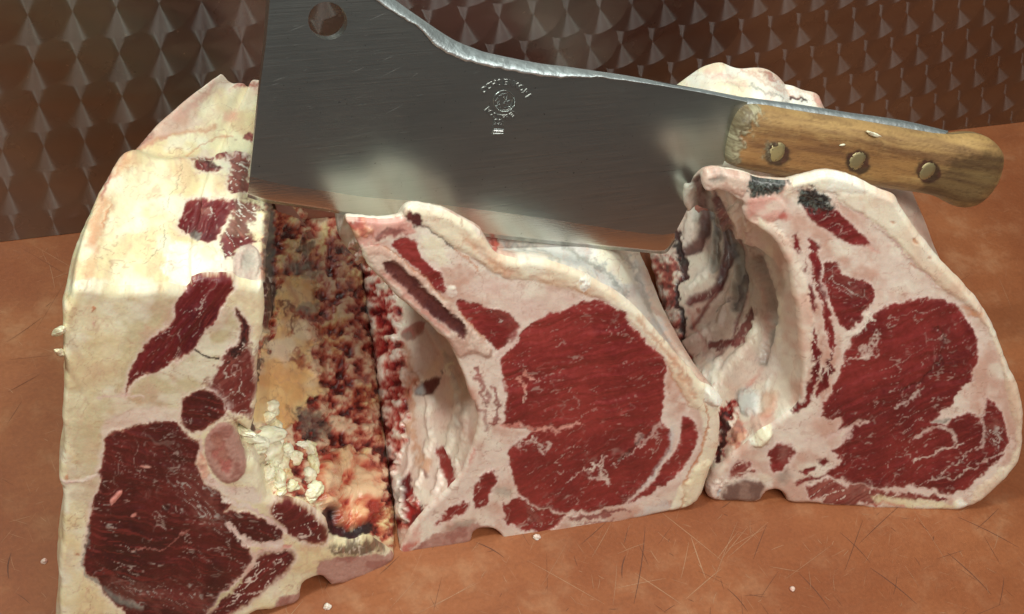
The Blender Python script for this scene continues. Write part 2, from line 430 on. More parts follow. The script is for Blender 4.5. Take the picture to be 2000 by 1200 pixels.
    du = np.roll(G, -1, 0) - np.roll(G, 1, 0); dv = np.gradient(G, axis=1)
    N = np.cross(du, dv); N /= np.linalg.norm(N, axis=-1, keepdims=True) + 1e-12
    cen0 = G.mean(0, keepdims=True)
    sgn = 1.0 if ((N * (G - cen0)).sum(-1)).mean() > 0 else -1.0
    h = h.reshape(nS, nt)
    amp = sstep(0, .006, Lf[:, None] * tt[None])
    lowz = sstep(.0, .012, G[..., 2])
    G = G + N * (sgn * h * .0007 * relief * cfg.get('skinrelief', 1.5) * amp * (.3 + .7 * lowz))[..., None]
    G[..., 2] = np.maximum(G[..., 2], .0006)
    idx = np.arange(nS * nt).reshape(nS, nt); idx = np.vstack([idx, idx[:1]])
    F = grid_faces(idx)
    Gf = G.reshape(-1, 3)
    if sgn < 0: F = F[:, ::-1]
    split_parts(cfg['skinname'], Gf, F, part, names, {'pigment': c, 'wet': r}, root)
    # ---- back end
    back = G[:, -1]; cen = back.mean(0)
    Vb = np.vstack([back, cen]); k = np.arange(nS); Fb = np.stack([k, (k + 1) % nS, np.full(nS, nS)], 1)
    cb = np.tile(S(170, 110, 96), (nS + 1, 1))
    mesh_obj('back_cut', Vb, Fb, MEAT, root, {'pigment': cb, 'wet': np.full(nS + 1, .5)})
    return root

# ------------------------------------------------------------------ the three joints
P1 = standing_plane((540, 1190), (775, 1088), 12)
P2 = standing_plane((780, 1075), (1350, 992), 12)
P3 = standing_plane((1370, 975), (1900, 995), 12)
def zw(F, z0, z1): return sstep(z0, z1, F[..., 2])

# ---- left joint
out1 = Z('2', (370, 384), (430, 376), (500, 398), (600, 412), (700, 398), (800, 388), (870, 402), (925, 408), (935, 345), (1130, 335), (1160, 368), (1250, 384), (1285, 378),
         (1292, 440), (1290, 600), (1262, 700), (1256, 850), (1248, 990)) + \
       Z('3', (1238, 100), (1225, 160), (1180, 130), (1150, 108), (1148, 128), (1200, 280), (1250, 300), (1290, 420), (1310, 480), (1420, 480), (1560, 552), (1592, 600), (1606, 690),
         (1700, 700), (1790, 664), (1880, 722), (1926, 762), (1915, 792), (1850, 838), (1622, 914), (1588, 880), (1572, 862), (1530, 864), (1480, 890), (1466, 930), (1462, 985),
         (1350, 1020), (1230, 1036), (1100, 1120), (700, 1300)) + [(240, 1330), (112, 1400), (112, 1250)] + \
       Z('3', (288, 1000), (292, 930), (284, 800), (308, 650), (312, 430), (286, 402), (286, 360), (308, 250), (306, 100)) + \
       Z('2', (312, 900), (312, 800), (305, 700), (302, 570), (306, 500), (345, 450), (355, 405))
face1 = [
 L('tan', Z('2', (320, 420), (700, 400), (960, 420), (1200, 640), (1000, 940), (820, 1150), (600, 1500), (320, 1450)), f=34, a=.72, jag=4),
 L('tan', Z('2', (700, 410), (925, 410), (1150, 500), (1240, 620), (1100, 800), (960, 940), (620, 980), (640, 820), (600, 600)), f=18, a=.65, jag=3),
 L('cream', Z('2', (360, 400), (600, 420), (620, 640), (560, 860), (420, 1000), (320, 980), (310, 600)), f=20, a=.6, jag=3),
 L('tan', Z('2', (960, 660), (1040, 540), (1130, 480), (1180, 560), (1190, 660), (1120, 700), (1000, 760), (940, 700)), f=4, a=.8),
 L('pinkfat', Z('3', (520, 60), (700, 20), (880, 20), (890, 95), (720, 92), (600, 118), (508, 158), (490, 130)), f=5, a=.6),
 L('m1s', Z('2', (930, 412), (868, 452), (850, 490), (852, 540), (760, 612), (690, 690), (650, 770), (618, 870), (598, 930), (640, 850), (700, 812), (790, 790), (870, 742), (945, 690),
            (985, 620), (1055, 530), (1100, 450), (1150, 385), (1130, 340), (1000, 340), (932, 348)), 'flank_muscle', f=2.5),
 L('dark', Z('2', (1160, 480), (1200, 545), (1222, 610), (1212, 700), (1240, 760), (1238, 860), (1230, 1000), (1150, 1010), (1070, 960), (1020, 860), (1060, 800), (1090, 740), (1120, 690), (1170, 650), (1180, 590), (1150, 500)), 'intercostal_muscle', f=2.5, jag=1),
 L('mv', Z('2', (1230, 640), (1262, 700), (1262, 1000), (1130, 1040), (1000, 900), (1060, 760), (1170, 700)), f=6, a=.7, jag=3),
 L('m1', Z('2', (880, 940), (915, 905), (1000, 878), (1070, 900), (1092, 960), (1092, 1000)) + Z('3', (1126, 10), (1112, 40), (1050, 85), (990, 135), (930, 150), (895, 122), (884, 60)), 'round_muscle', f=2.2),
 L('m1', Z('3', (510, 160), (600, 122), (720, 97), (868, 92), (890, 140), (930, 165), (975, 180), (968, 250), (962, 330), (1000, 400), (1080, 440), (1130, 500), (1090, 522), (1200, 532),
            (1300, 580), (1385, 622), (1375, 662), (1310, 690), (1200, 672), (1230, 740), (1205, 800), (1170, 855), (1080, 950), (1020, 1012), (960, 1070), (640, 1080), (600, 1010), (520, 940),
            (485, 880), (420, 830), (402, 780), (418, 700), (438, 600), (447, 480), (490, 430), (486, 330), (502, 250)), 'loin_muscle', f=2.4),
 L('m1b', Z('3', (1245, 745), (1400, 705), (1450, 742), (1430, 790), (1330, 885), (1230, 965), (1100, 1045), (1000, 1060), (1030, 1000), (1170, 880), (1222, 800)), 'veined_muscle', f=6),
 L('m1b', Z('3', (1320, 490), (1420, 486), (1550, 556), (1588, 612), (1600, 690), (1560, 692), (1470, 680), (1400, 642), (1385, 600), (1312, 545)), 'chine_muscle', f=4),
 L('mott', Z('3', (830, 300), (960, 360), (1080, 520), (1060, 600), (960, 560), (860, 430)), f=24, a=.45, jag=4),
 L('mott', Z('3', (500, 860), (700, 900), (1000, 900), (980, 1010), (700, 990), (560, 930)), f=20, a=.4, jag=4),
 L('dark', Z('3', (600, 180), (860, 150), (900, 300), (760, 420), (560, 330)), f=40, a=.35, jag=4),
 L('pink', Z('3', (650, 700), (720, 715), (790, 725), (860, 660), (930, 610)), w=1.2, f=2, jag=1.5, a=.6),
 L('pink', Z('3', (1180, 855), (1225, 790), (1240, 735), (1300, 715), (1420, 700)), w=3.2, f=2, jag=1),
 L('tan', Z('3', (1020, 1005), (1090, 950), (1180, 865)), w=2.6, f=1.5),
 L('pinkfat', Z('3', (1110, 590), (1160, 650), (1240, 690), (1370, 680)), w=5, f=2.5, jag=1.5),
 L('pinkfat', Z('3', (1100, 470), (1190, 500), (1290, 560), (1400, 640)), w=5, f=2.5, jag=1.5),
 L('dark', Z('3', (770, 520), (850, 490), (830, 530)), f=2, h=-.6),
 L('grey', Z('3', (500, 885), (560, 935), (700, 985), (690, 1012), (600, 990), (515, 930)), f=5, a=.8),
 L('grey', Z('3', (446, 600), (424, 700), (398, 770), (412, 840), (490, 885)), w=2.2, f=2, a=.7),
 L('pinkfat', Z('3', (975, 180), (962, 320), (1000, 395), (1080, 440), (1150, 470), (1250, 500), (1300, 480), (1210, 400), (1190, 420), (1095, 410), (1030, 350), (990, 260), (985, 170)), f=4, a=.9),
 L('lump', Z('3', (972, 240), (1000, 270), (1030, 350), (1000, 380), (966, 340)), f=3, a=.6),
 L('bone2', Z('3', (1000, 150), (1080, 82), (1122, 92), (1160, 150), (1205, 290), (1190, 350), (1152, 388), (1092, 398), (1038, 340), (992, 250)), 'rib_bone', f=2, h=1.0, jag=.5),
 L('marrow2', Z('3', (1035, 150), (1080, 140), (1112, 220), (1135, 330), (1105, 350), (1060, 280), (1030, 210)), f=5, jag=1.2),
 L('bone2', Z('3', (1555, 762), (1700, 748), (1880, 742), (1930, 758), (1930, 800), (1850, 850), (1620, 925), (1570, 870), (1545, 850)), 'chine_bone', f=3),
 L('bone2', Z('3', (1350, 962), (1420, 930), (1470, 930), (1472, 990), (1330, 1030)), 'chine_bone', f=3),
 L('dark', Z('3', (1590, 720), (1700, 705), (1800, 680), (1870, 700), (1880, 735), (1760, 740), (1650, 745)), f=5, a=.8, jag=2),
 L('pink', Z('3', (540, 470), (580, 430), (604, 424), (590, 455), (555, 490), (540, 492)), f=1.2, h=1.0, jag=.4),
 L('pink', Z('3', (638, 548), (660, 534), (672, 540), (650, 560)), f=1.2, h=1.0, jag=.4),
 L('pink', Z('3', (675, 305), (730, 300), (745, 315), (700, 318)), f=1.5, jag=.5),
 L('stain', Z('2', (450, 470), (466, 480), (462, 505), (452, 500)), f=1.5), L('stain', Z('2', (455, 555), (470, 560), (465, 580), (452, 575)), f=1.5),
 L('stain', Z('3', (322, 345), (345, 350), (340, 372), (325, 368)), f=2.5, a=.8), L('stain', Z('3', (365, 728), (390, 728), (385, 742), (368, 740)), f=2, a=.8),
 L('black', Z('2', (950, 690), (985, 715), (1030, 732), (1068, 735)), w=1.6, f=1, jag=.4, h=-.5),
 L('pinkfat', Z('3', (300, 380), (400, 375), (480, 350)), w=3.5, f=3, h=.8),
 L('pinkfat', Z('2', (480, 930), (600, 905), (700, 925)), w=2.5, f=2, h=.5, a=.7),
]
skin1 = [
 L('fatp', Z('1', (640, 880), (760, 800), (860, 720), (960, 560), (1180, 420), (1260, 360), (1460, 350), (1460, 560), (1240, 660), (1060, 720), (880, 790), (720, 860)), f=5, a=.85, jag=2),
 L('pink', Z('1', (880, 760), (1000, 620), (1160, 480), (1210, 450), (1180, 520), (1040, 640), (950, 720)), f=12, a=.6, jag=2),
 L('cream', Z('1', (1180, 500), (1450, 480), (1450, 700), (1200, 700), (1080, 640)), f=14, a=.75, jag=2),
 L('pink', Z('1', (1240, 640), (1330, 610), (1330, 680), (1250, 690)), f=8, a=.6),
 L('marrow2', Z('1', (1280, 490), (1330, 465), (1450, 455), (1450, 480), (1340, 490)), f=4, jag=1.5),
 L('blood', Z('1', (740, 820), (860, 740), (870, 760), (800, 800), (750, 850)), f=6, a=.7),
 L('stain', Z('1', (690, 880), (850, 790), (1030, 735), (1200, 710)), w=3, f=5, a=.7),
 L('stain', Z('1', (700, 900), (620, 980), (590, 1080), (545, 1200), (520, 1350)), w=12, f=14, a=.75, jag=2),
 L('blood', Z('1', (600, 960), (625, 930), (600, 1060), (560, 1140)), f=5, a=.8),
 L('stain', Z('2', (395, 385), (440, 200), (480, 120), (540, 0), (575, 0), (520, 100), (480, 250), (440, 380)), f=8, a=.45, jag=2),
 L('stain', Z('2', (500, 110), (525, 50), (545, 0)), w=1.6, f=1.5, a=.8),
 L('black', Z('1', (1020, 930), (1000, 1000), (960, 1080), (930, 1180)), w=.8, f=1, a=.5, h=-.4), L('black', Z('2', (800, 100), (802, 200), (700, 290)), w=.9, f=1, a=.5, h=-.4),
 L('stain', Z('1', (1030, 880), (1100, 820), (1220, 770), (1300, 755)), w=1.6, f=2, a=.7, h=-.3),
 L('white', Z('2', (800, 200), (900, 180), (1060, 200), (1130, 330), (940, 345), (920, 410), (810, 380), (790, 300)), f=5, a=.7, jag=2, h=.6),
 L('mott', Z('1', (1070, 910), (1120, 868), (1220, 858), (1400, 875), (1400, 900), (1230, 880), (1150, 880), (1210, 930), (1245, 945), (1180, 962), (1130, 950), (1090, 935)), 'cap_muscle', f=2.5, jag=1.5),
 L('mott', Z('1', (1270, 880), (1400, 880), (1400, 1040), (1370, 1085), (1300, 1090), (1265, 1030), (1300, 950)), 'cap_muscle', f=3, jag=2),
 L('m1', Z('1', (1130, 920), (1180, 890), (1240, 945), (1180, 955)), f=2, a=.8),
 L('mott', Z('1', (1350, 750), (1410, 730), (1410, 790), (1370, 780)), f=2.5, jag=1.5),
 L('m1s', Z('2', (862, 115), (880, 70), (915, -15), (1000, -30), (1120, -25), (1160, 0), (1120, 60), (1075, 110), (1070, 140), (1065, 170), (1010, 182), (950, 160), (900, 135)), 'cap_muscle', f=2, h=-.4),
 L('mott', Z('2', (1100, -30), (1270, 0), (1250, 60), (1210, 120), (1255, 190), (1150, 160), (1080, 210), (1090, 100), (1150, 50)), f=4, a=.9, jag=2),
 L('mott', Z('2', (1075, 215), (1090, 180), (1150, 150), (1240, 165), (1270, 200), (1150, 210), (1135, 265), (1095, 270)), f=3, jag=2),
 L('grey', Z('2', (925, 125), (960, 110), (995, 150), (970, 175), (940, 160)), f=3, a=.7, jag=1.5), L('mott', Z('2', (960, 10), (1040, 0), (1050, 40), (990, 50)), f=3, a=.6),
 L('pinkfat', Z('2', (1060, 300), (1150, 240), (1145, 340), (1160, 400), (930, 395), (1000, 330)), f=5, a=.7),
 L('pink', Z('2', (1120, 380), (1160, 260), (1190, 195), (1260, 190), (1290, 300), (1280, 390)), f=4, a=.7),
 L('boneo', Z('2', (1140, 250), (1165, 207), (1210, 192), (1252, 207), (1278, 262), (1276, 330), (1255, 372), (1180, 376), (1150, 350), (1138, 300)), 'rib_bone', f=1.6, h=1.4, jag=.3),
 L('grey', Z('2', (1175, 260), (1205, 225), (1235, 250), (1240, 310), (1210, 345), (1175, 320)), f=9, a=.45),
 # hollow side
 L('rough', Z('8', (116, -60), (520, -60), (520, 300), (540, 600), (560, 1000), (600, 1180), (340, 1000), (90, 900), (120, 300)), f=6, h=.8, jag=3),
 L('yellow', Z('8', (90, 640), (120, 500), (160, 420), (150, 320), (200, 262), (262, 290), (285, 340), (225, 375), (235, 420), (285, 455), (275, 505), (230, 520), (262, 565), (300, 590), (305, 625), (245, 665),
            (205, 735), (150, 760), (100, 740)), 'hollow_fat', f=5, jag=3, h=-.6),
 L('stain', Z('8', (180, 260), (230, 330), (180, 400)), w=5, f=6, a=.6), L('blood', Z('8', (190, 380), (180, 340), (240, 370), (210, 400), (215, 440)), w=5, f=4, a=.8, jag=2),
 L('blood', Z('8', (210, 520), (245, 545), (235, 500)), w=7, f=4, a=.7, jag=2),
 L('mould', Z('8', (200, 700), (250, 660), (320, 720), (320, 790), (230, 760)), f=8, a=.7, jag=3),
 L('grey', Z('8', (225, 340), (290, 335), (290, 385), (240, 380)), f=5, a=.6, jag=2), L('grey', Z('8', (180, 200), (310, 240), (300, 270), (200, 250)), f=6, a=.55, jag=2),
 L('dark', Z('8', (220, 150), (270, 150), (270, 190), (220, 195)), f=5, a=.8, jag=2),
 L('grey', Z('8', (122, 20), (150, 20), (156, 120), (152, 290), (132, 380), (124, 240)), f=6, a=.85, jag=2),
 L('lump', Z('8', (280, 835), (340, 815), (400, 810), (470, 850), (488, 960), (470, 1040), (410, 1070), (350, 1050), (300, 985), (245, 960)), 'marrow_lump', f=4, h=5.0, jag=2),
 L('black', Z('8', (320, 1010), (340, 1060), (400, 1080), (450, 1060)), w=9, f=3, jag=1),
 L('dark', Z('2', (1285, 330), (1335, 375), (1338, 440), (1325, 540), (1280, 610), (1262, 560), (1270, 420)), 'flap', f=2, h=1.5, jag=1.2),
 L('white', Z('2', (1290, 330), (1310, 345), (1330, 370), (1300, 365)), f=1.5, jag=1.5, h=1),
 L('dark', Z('2', (1262, 700), (1200, 760), (1190, 1000), (1250, 1000), (1275, 820)), f=4, a=.9, jag=2),
 L('dark', Z('3', (1150, 0), (1240, 0), (1250, 120), (1235, 170), (1190, 140), (1150, 100)), f=3, a=.9, jag=2),
]
def len1(F): return .262 - .085 * sstep(.03, .2, F[:, 2])
def warp1(G, F0, t):
    G = G.copy(); w = np.clip((.095 - F0[:, 0]) / .075, 0, 1)[:, None]; tz = np.clip(F0[:, 2] / .22, 0, 1)[:, None]
    G[..., 0] += .061 * (t / .18) ** 1.9 * w + .014 * sstep(0, .15, t) * (1 - w) * tz + .0035 * sstep(0, .03, t) * (1 - tz) * (1 - w)
    G[..., 2] -= .034 * (t / .18) ** 1.6 * tz + .007 * sstep(.085, .10, t) * tz ** 2
    # belly of the outer side
    G[..., 0] -= .006 * np.sin(np.clip(t / .12, 0, 1) * math.pi) * w * (1 - tz)
    return G
joint(dict(thing=('meat_joint', 'dark aged rib joint with thick cream fat, at the left under the blade tip', 'meat joint'),
     plane=P1, dir=[.18, 1, 0], outline=out1, base='cream', face=face1, skinbase='cream', skin=skin1, seed=1, length=len1, warp=warp1, fillet=.0036,
     facename='fat_layer', skinname='fat_cap', hidden=[], nt=230))

# ---- middle joint
out2 = Z('4', (62, 128), (74, 112), (130, 118), (200, 128), (300, 118), (345, 108), (342, 85), (362, 64), (400, 52), (500, 62), (620, 112), (720, 172), (748, 225), (770, 262), (820, 305), (900, 320), (960, 308),
         (1060, 322), (1200, 372), (1300, 430), (1400, 482), (1500, 572), (1600, 690), (1700, 802), (1790, 915), (1822, 925), (1850, 940), (1912, 1000), (1900, 1025), (1880, 1040)) + \
       Z('5', (1885, 110), (1896, 180), (1868, 330), (1826, 430), (1795, 530), (1740, 572), (1690, 590), (1600, 602), (1480, 630), (1380, 660), (1200, 690), (1050, 718), (870, 736), (832, 736), (815, 702), (790, 682),
         (750, 678), (708, 682), (682, 702), (675, 740), (640, 757), (440, 786), (378, 797), (350, 848), (328, 826), (326, 790), (358, 700), (440, 600), (500, 545), (560, 490), (612, 430), (655, 340), (692, 250), (714, 150), (690, 60)) + \
       Z('4', (668, 1000), (648, 900), (602, 795), (578, 742), (520, 682), (430, 592), (340, 522), (220, 402), (148, 312), (136, 268), (112, 225), (96, 180))
face2 = [
 L('rim', Z('4', (345, 100), (360, 55), (620, 95), (770, 250), (900, 310), (1060, 312), (1300, 420), (1500, 560), (1700, 790), (1840, 930), (1930, 1000)) + Z('5', (1900, 100), (1900, 190), (1870, 340), (1800, 540), (1700, 610), (1610, 620),
            (1650, 560), (1680, 480), (1740, 420), (1790, 330), (1812, 200), (1790, 100)) + Z('4', (1750, 1030), (1700, 950), (1605, 800), (1550, 730), (1470, 645), (1390, 560), (1300, 498), (1250, 490), (1180, 455), (1050, 432), (960, 408), (850, 402), (780, 370), (700, 315), (560, 232), (430, 132)), 'fat_rim', f=3, h=.9, jag=.5),
 L('stain', Z('4', (640, 210), (740, 280), (830, 370)), w=7, f=9, a=.6, jag=2), L('stain', Z('4', (980, 400), (1150, 430), (1230, 470)), w=6, f=8, a=.5, jag=2),
 L('stain', Z('4', (1500, 610), (1590, 720), (1640, 790)), w=6, f=7, a=.6, jag=2), L('stain', Z('4', (800, 350), (900, 390)), w=5, f=7, a=.6), L('stain', Z('4', (1640, 770), (1700, 880), (1760, 960)), w=5, f=6, a=.6, jag=2),
 L('marrow', Z('4', (345, 90), (380, 68), (430, 110), (455, 150), (400, 150), (365, 120)), f=4, jag=1.5),
 L('black', Z('4', (455, 150), (560, 235), (600, 262)), w=1.6, f=1.6, a=.8, h=-.8), L('stain', Z('4', (600, 262), (700, 350)), w=1.5, f=1.6, a=.8, h=-.6),
 L('stain', Z('4', (1180, 455), (1300, 500), (1390, 565), (1470, 650), (1560, 740), (1620, 820), (1700, 960), (1750, 1030)), w=1.6, f=2, a=.7, h=-.6),
 L('stain', Z('5', (1812, 40), (1830, 180), (1790, 320), (1720, 420), (1700, 540), (1692, 588)), w=1.8, f=1.4, a=.9, h=-1.2, jag=1),
 L('cream', Z('5', (1700, 590), (1710, 470), (1750, 380), (1830, 330), (1860, 350), (1800, 540), (1750, 575)), f=6, h=1.8, a=.6),
 L('white', Z('4', (412, 205), (445, 172), (500, 200), (560, 258), (572, 325), (500, 335), (445, 270)), f=7, a=.75, jag=1.5),
 L('pinkfat', Z('4', (630, 440), (680, 400), (900, 420), (1100, 460), (1240, 500), (1060, 560), (940, 640), (860, 560), (780, 530), (640, 480)), f=8, a=.6),
 L('pink', Z('4', (60, 110), (340, 100), (400, 160), (335, 200), (230, 215), (150, 255), (100, 215), (70, 160)), f=5, a=.8, jag=2),
 L('m1b', Z('4', (190, 180), (300, 150), (370, 165), (320, 200), (230, 205)), f=5, a=.7, jag=2), L('lump', Z('4', (62, 128), (100, 112), (180, 140), (200, 190), (120, 210), (85, 180)), f=5, a=.7, h=1, jag=2),
 L('redpink', Z('4', (170, 235), (270, 225), (300, 270), (230, 250), (180, 260)), f=4, a=.7),
 L('m2', Z('4', (270, 240), (330, 200), (380, 195), (422, 250), (440, 310), (480, 350), (522, 372), (546, 440), (538, 472), (480, 432), (400, 345), (330, 290)), 'cap_muscle', f=2),
 L('pinkfat', Z('4', (545, 445), (590, 430), (612, 455), (600, 485), (560, 490)), f=2.5, h=.8),
 L('m2', Z('4', (590, 500), (650, 510), (780, 542), (862, 572), (922, 640), (902, 672), (870, 722), (802, 762), (760, 702), (690, 652), (620, 582)), 'rib_muscle', f=2.2),
 L('mott', Z('4', (740, 540), (860, 575), (920, 640), (860, 660), (800, 600)), f=8, a=.45, jag=2),
 L('bone', Z('4', (136, 268), (178, 236), (240, 246), (330, 300), (450, 405), (560, 515), (660, 630), (740, 700), (790, 770), (740, 800), (690, 760), (660, 780), (600, 795), (520, 682), (430, 592), (340, 522), (220, 402), (148, 312)), 'rib_bone', f=2, h=1.3, jag=.5),
 L('white', Z('4', (140, 270), (152, 315), (222, 405), (342, 522), (432, 592), (520, 682), (602, 800)), w=6, f=4, a=.75, jag=.8),
 L('stain', Z('4', (245, 250), (335, 305), (455, 405), (565, 515), (665, 630), (745, 700)), w=1.6, f=1.8, a=.8, h=-.8),
 L('marrow', Z('4', (230, 315), (280, 312), (350, 355), (450, 450), (560, 545), (640, 630), (655, 680), (620, 694), (560, 645), (440, 545), (330, 440), (255, 360)), 'marrow', f=4, h=-1.2, jag=1),
 L('pink', Z('4', (250, 370), (330, 450), (430, 550), (550, 655)), w=4, f=4, a=.6),
 L('m2', Z('4', (820, 800), (858, 742), (900, 682), (960, 632), (1060, 572), (1200, 522), (1280, 502), (1350, 522), (1420, 572), (1452, 622), (1520, 702), (1602, 780), (1616, 830), (1612, 1050)) +
            Z('5', (1608, 100), (1604, 150), (1655, 192), (1640, 280), (1602, 362), (1540, 432), (1480, 502), (1420, 550), (1300, 576), (1200, 590), (1080, 586), (980, 562), (920, 522), (890, 470), (868, 400), (850, 342), (860, 282), (930, 222), (985, 190),
            (880, 172), (820, 166), (842, 120), (850, 60)) + Z('4', (848, 1000), (832, 900)), 'eye_muscle', f=2.2, h=.5),
 L('m2b', Z('5', (870, 300), (960, 230), (1100, 190), (1300, 220), (1500, 200), (1560, 170), (1640, 220), (1560, 380), (1400, 530), (1200, 570), (1000, 540), (900, 450)), f=20, a=.8, jag=4),
 L('pink', Z('5', (820, 165), (900, 160), (985, 185), (1060, 190), (1200, 165)), w=3, f=3, jag=1.5), L('pinkfat', Z('4', (780, 790), (850, 740), (890, 700)), w=3.5, f=2, jag=1.5),
 L('pink', Z('4', (930, 1000), (950, 920), (900, 900), (930, 880), (1000, 900)), w=2.2, f=2, jag=2), L('pink', Z('4', (915, 850), (935, 880), (990, 870)), w=1.8, f=2, jag=2),
 L('pinkfat', Z('5', (1250, 370), (1330, 340), (1300, 400), (1330, 430), (1260, 400)), w=3, f=3, jag=2, a=.8), L('pinkfat', Z('5', (1140, 440), (1220, 400), (1310, 320)), w=1.6, f=1.6, jag=1.5, a=.8),
 L('pinkfat', Z('5', (1360, 360), (1440, 300), (1520, 250)), w=1.5, f=1.6, jag=2, a=.7), L('pinkfat', Z('5', (1500, 240), (1560, 195), (1590, 165)), w=5, f=4, jag=2, a=.55), L('pinkfat', Z('5', (900, 250), (980, 260), (1040, 270)), w=3.5, f=4, jag=3, a=.7),
 L('dark', Z('5', (1390, 340), (1440, 290), (1500, 240), (1540, 190)), w=2, f=3, a=.7, h=-.8),
 L('silver', Z('5', (1660, 175), (1650, 260), (1608, 350), (1560, 420), (1500, 490)), w=4.5, f=3.5, a=.5),
 L('m2', Z('5', (1690, 130), (1740, 122), (1776, 160), (1782, 250), (1742, 330), (1682, 410), (1602, 472), (1500, 520), (1420, 560), (1500, 500), (1600, 400), (1650, 320), (1690, 250), (1702, 190)), 'crescent_muscle', f=2.2),
 L('m2b', Z('5', (830, 560), (870, 522), (920, 532), (960, 560), (1040, 590), (1120, 600), (1140, 622), (1080, 662), (1050, 692), (980, 700), (900, 682), (880, 652), (862, 670), (842, 640)), 'chine_muscle', f=3, jag=1.5),
 L('mott', Z('5', (920, 540), (1000, 590), (1040, 660), (960, 640)), f=5, a=.7, jag=2),
 L('m2', Z('5', (1140, 612), (1300, 602), (1440, 576), (1440, 590), (1300, 622), (1150, 636)), f=2, a=.8, jag=1.5), L('m2', Z('5', (1180, 652), (1370, 628), (1370, 640), (1190, 662)), f=2, a=.7, jag=1.5),
 L('m2b', Z('5', (700, 442), (755, 390), (790, 402), (800, 450), (772, 482), (750, 560), (700, 584), (684, 560)), 'chine_muscle', f=3, jag=1.5),
 L('m2b', Z('5', (490, 662), (560, 582), (600, 550), (650, 532), (670, 572), (640, 602), (560, 632)), 'chine_muscle', f=3, jag=1.5),
 L('m2', Z('4', (690, 850), (715, 900), (750, 990)) + Z('5', (752, 60)), w=5, f=3, a=.75, jag=2), L('m2', Z('4', (790, 930), (805, 1000)) + Z('5', (820, 60), (790, 140), (770, 160)), w=5, f=3, a=.8, jag=2),
 L('m2', Z('4', (700, 1030), (710, 1045)) + Z('5', (740, 100), (745, 190)), w=3, f=3, a=.6), L('redpink', Z('5', (620, 420), (660, 370), (690, 290)), w=3, f=4, a=.6),
 L('bone2', Z('5', (378, 790), (440, 732), (550, 680), (640, 655), (700, 650), (780, 662), (752, 676), (706, 680), (680, 702), (675, 745), (640, 762), (440, 792)), 'chine_bone', f=3), L('redpink', Z('5', (326, 790), (360, 700), (440, 640), (430, 720), (372, 790), (350, 850)), f=5, a=.8, jag=2),
 L('bone2', Z('5', (1060, 715), (1150, 680), (1380, 648), (1380, 665), (1200, 695)), 'chine_bone', f=3, a=.8), L('grey', Z('5', (500, 680), (640, 630), (720, 640), (600, 670)), f=6, a=.45),
 L('silver', Z('5', (1460, 600), (1600, 540), (1660, 560), (1600, 600), (1480, 635)), f=8, a=.6), L('grey', Z('5', (770, 480), (830, 460), (880, 490), (830, 520)), f=7, a=.4),
 L('white', Z('4', (1195, 400), (1240, 400), (1245, 440), (1210, 455)), f=2, h=2, jag=2),
 L('white', Z('4', (1815, 930), (1850, 935), (1915, 1000), (1900, 1030), (1840, 1030), (1810, 990)), 'fat_nub', f=2, h=4, jag=.6),
]
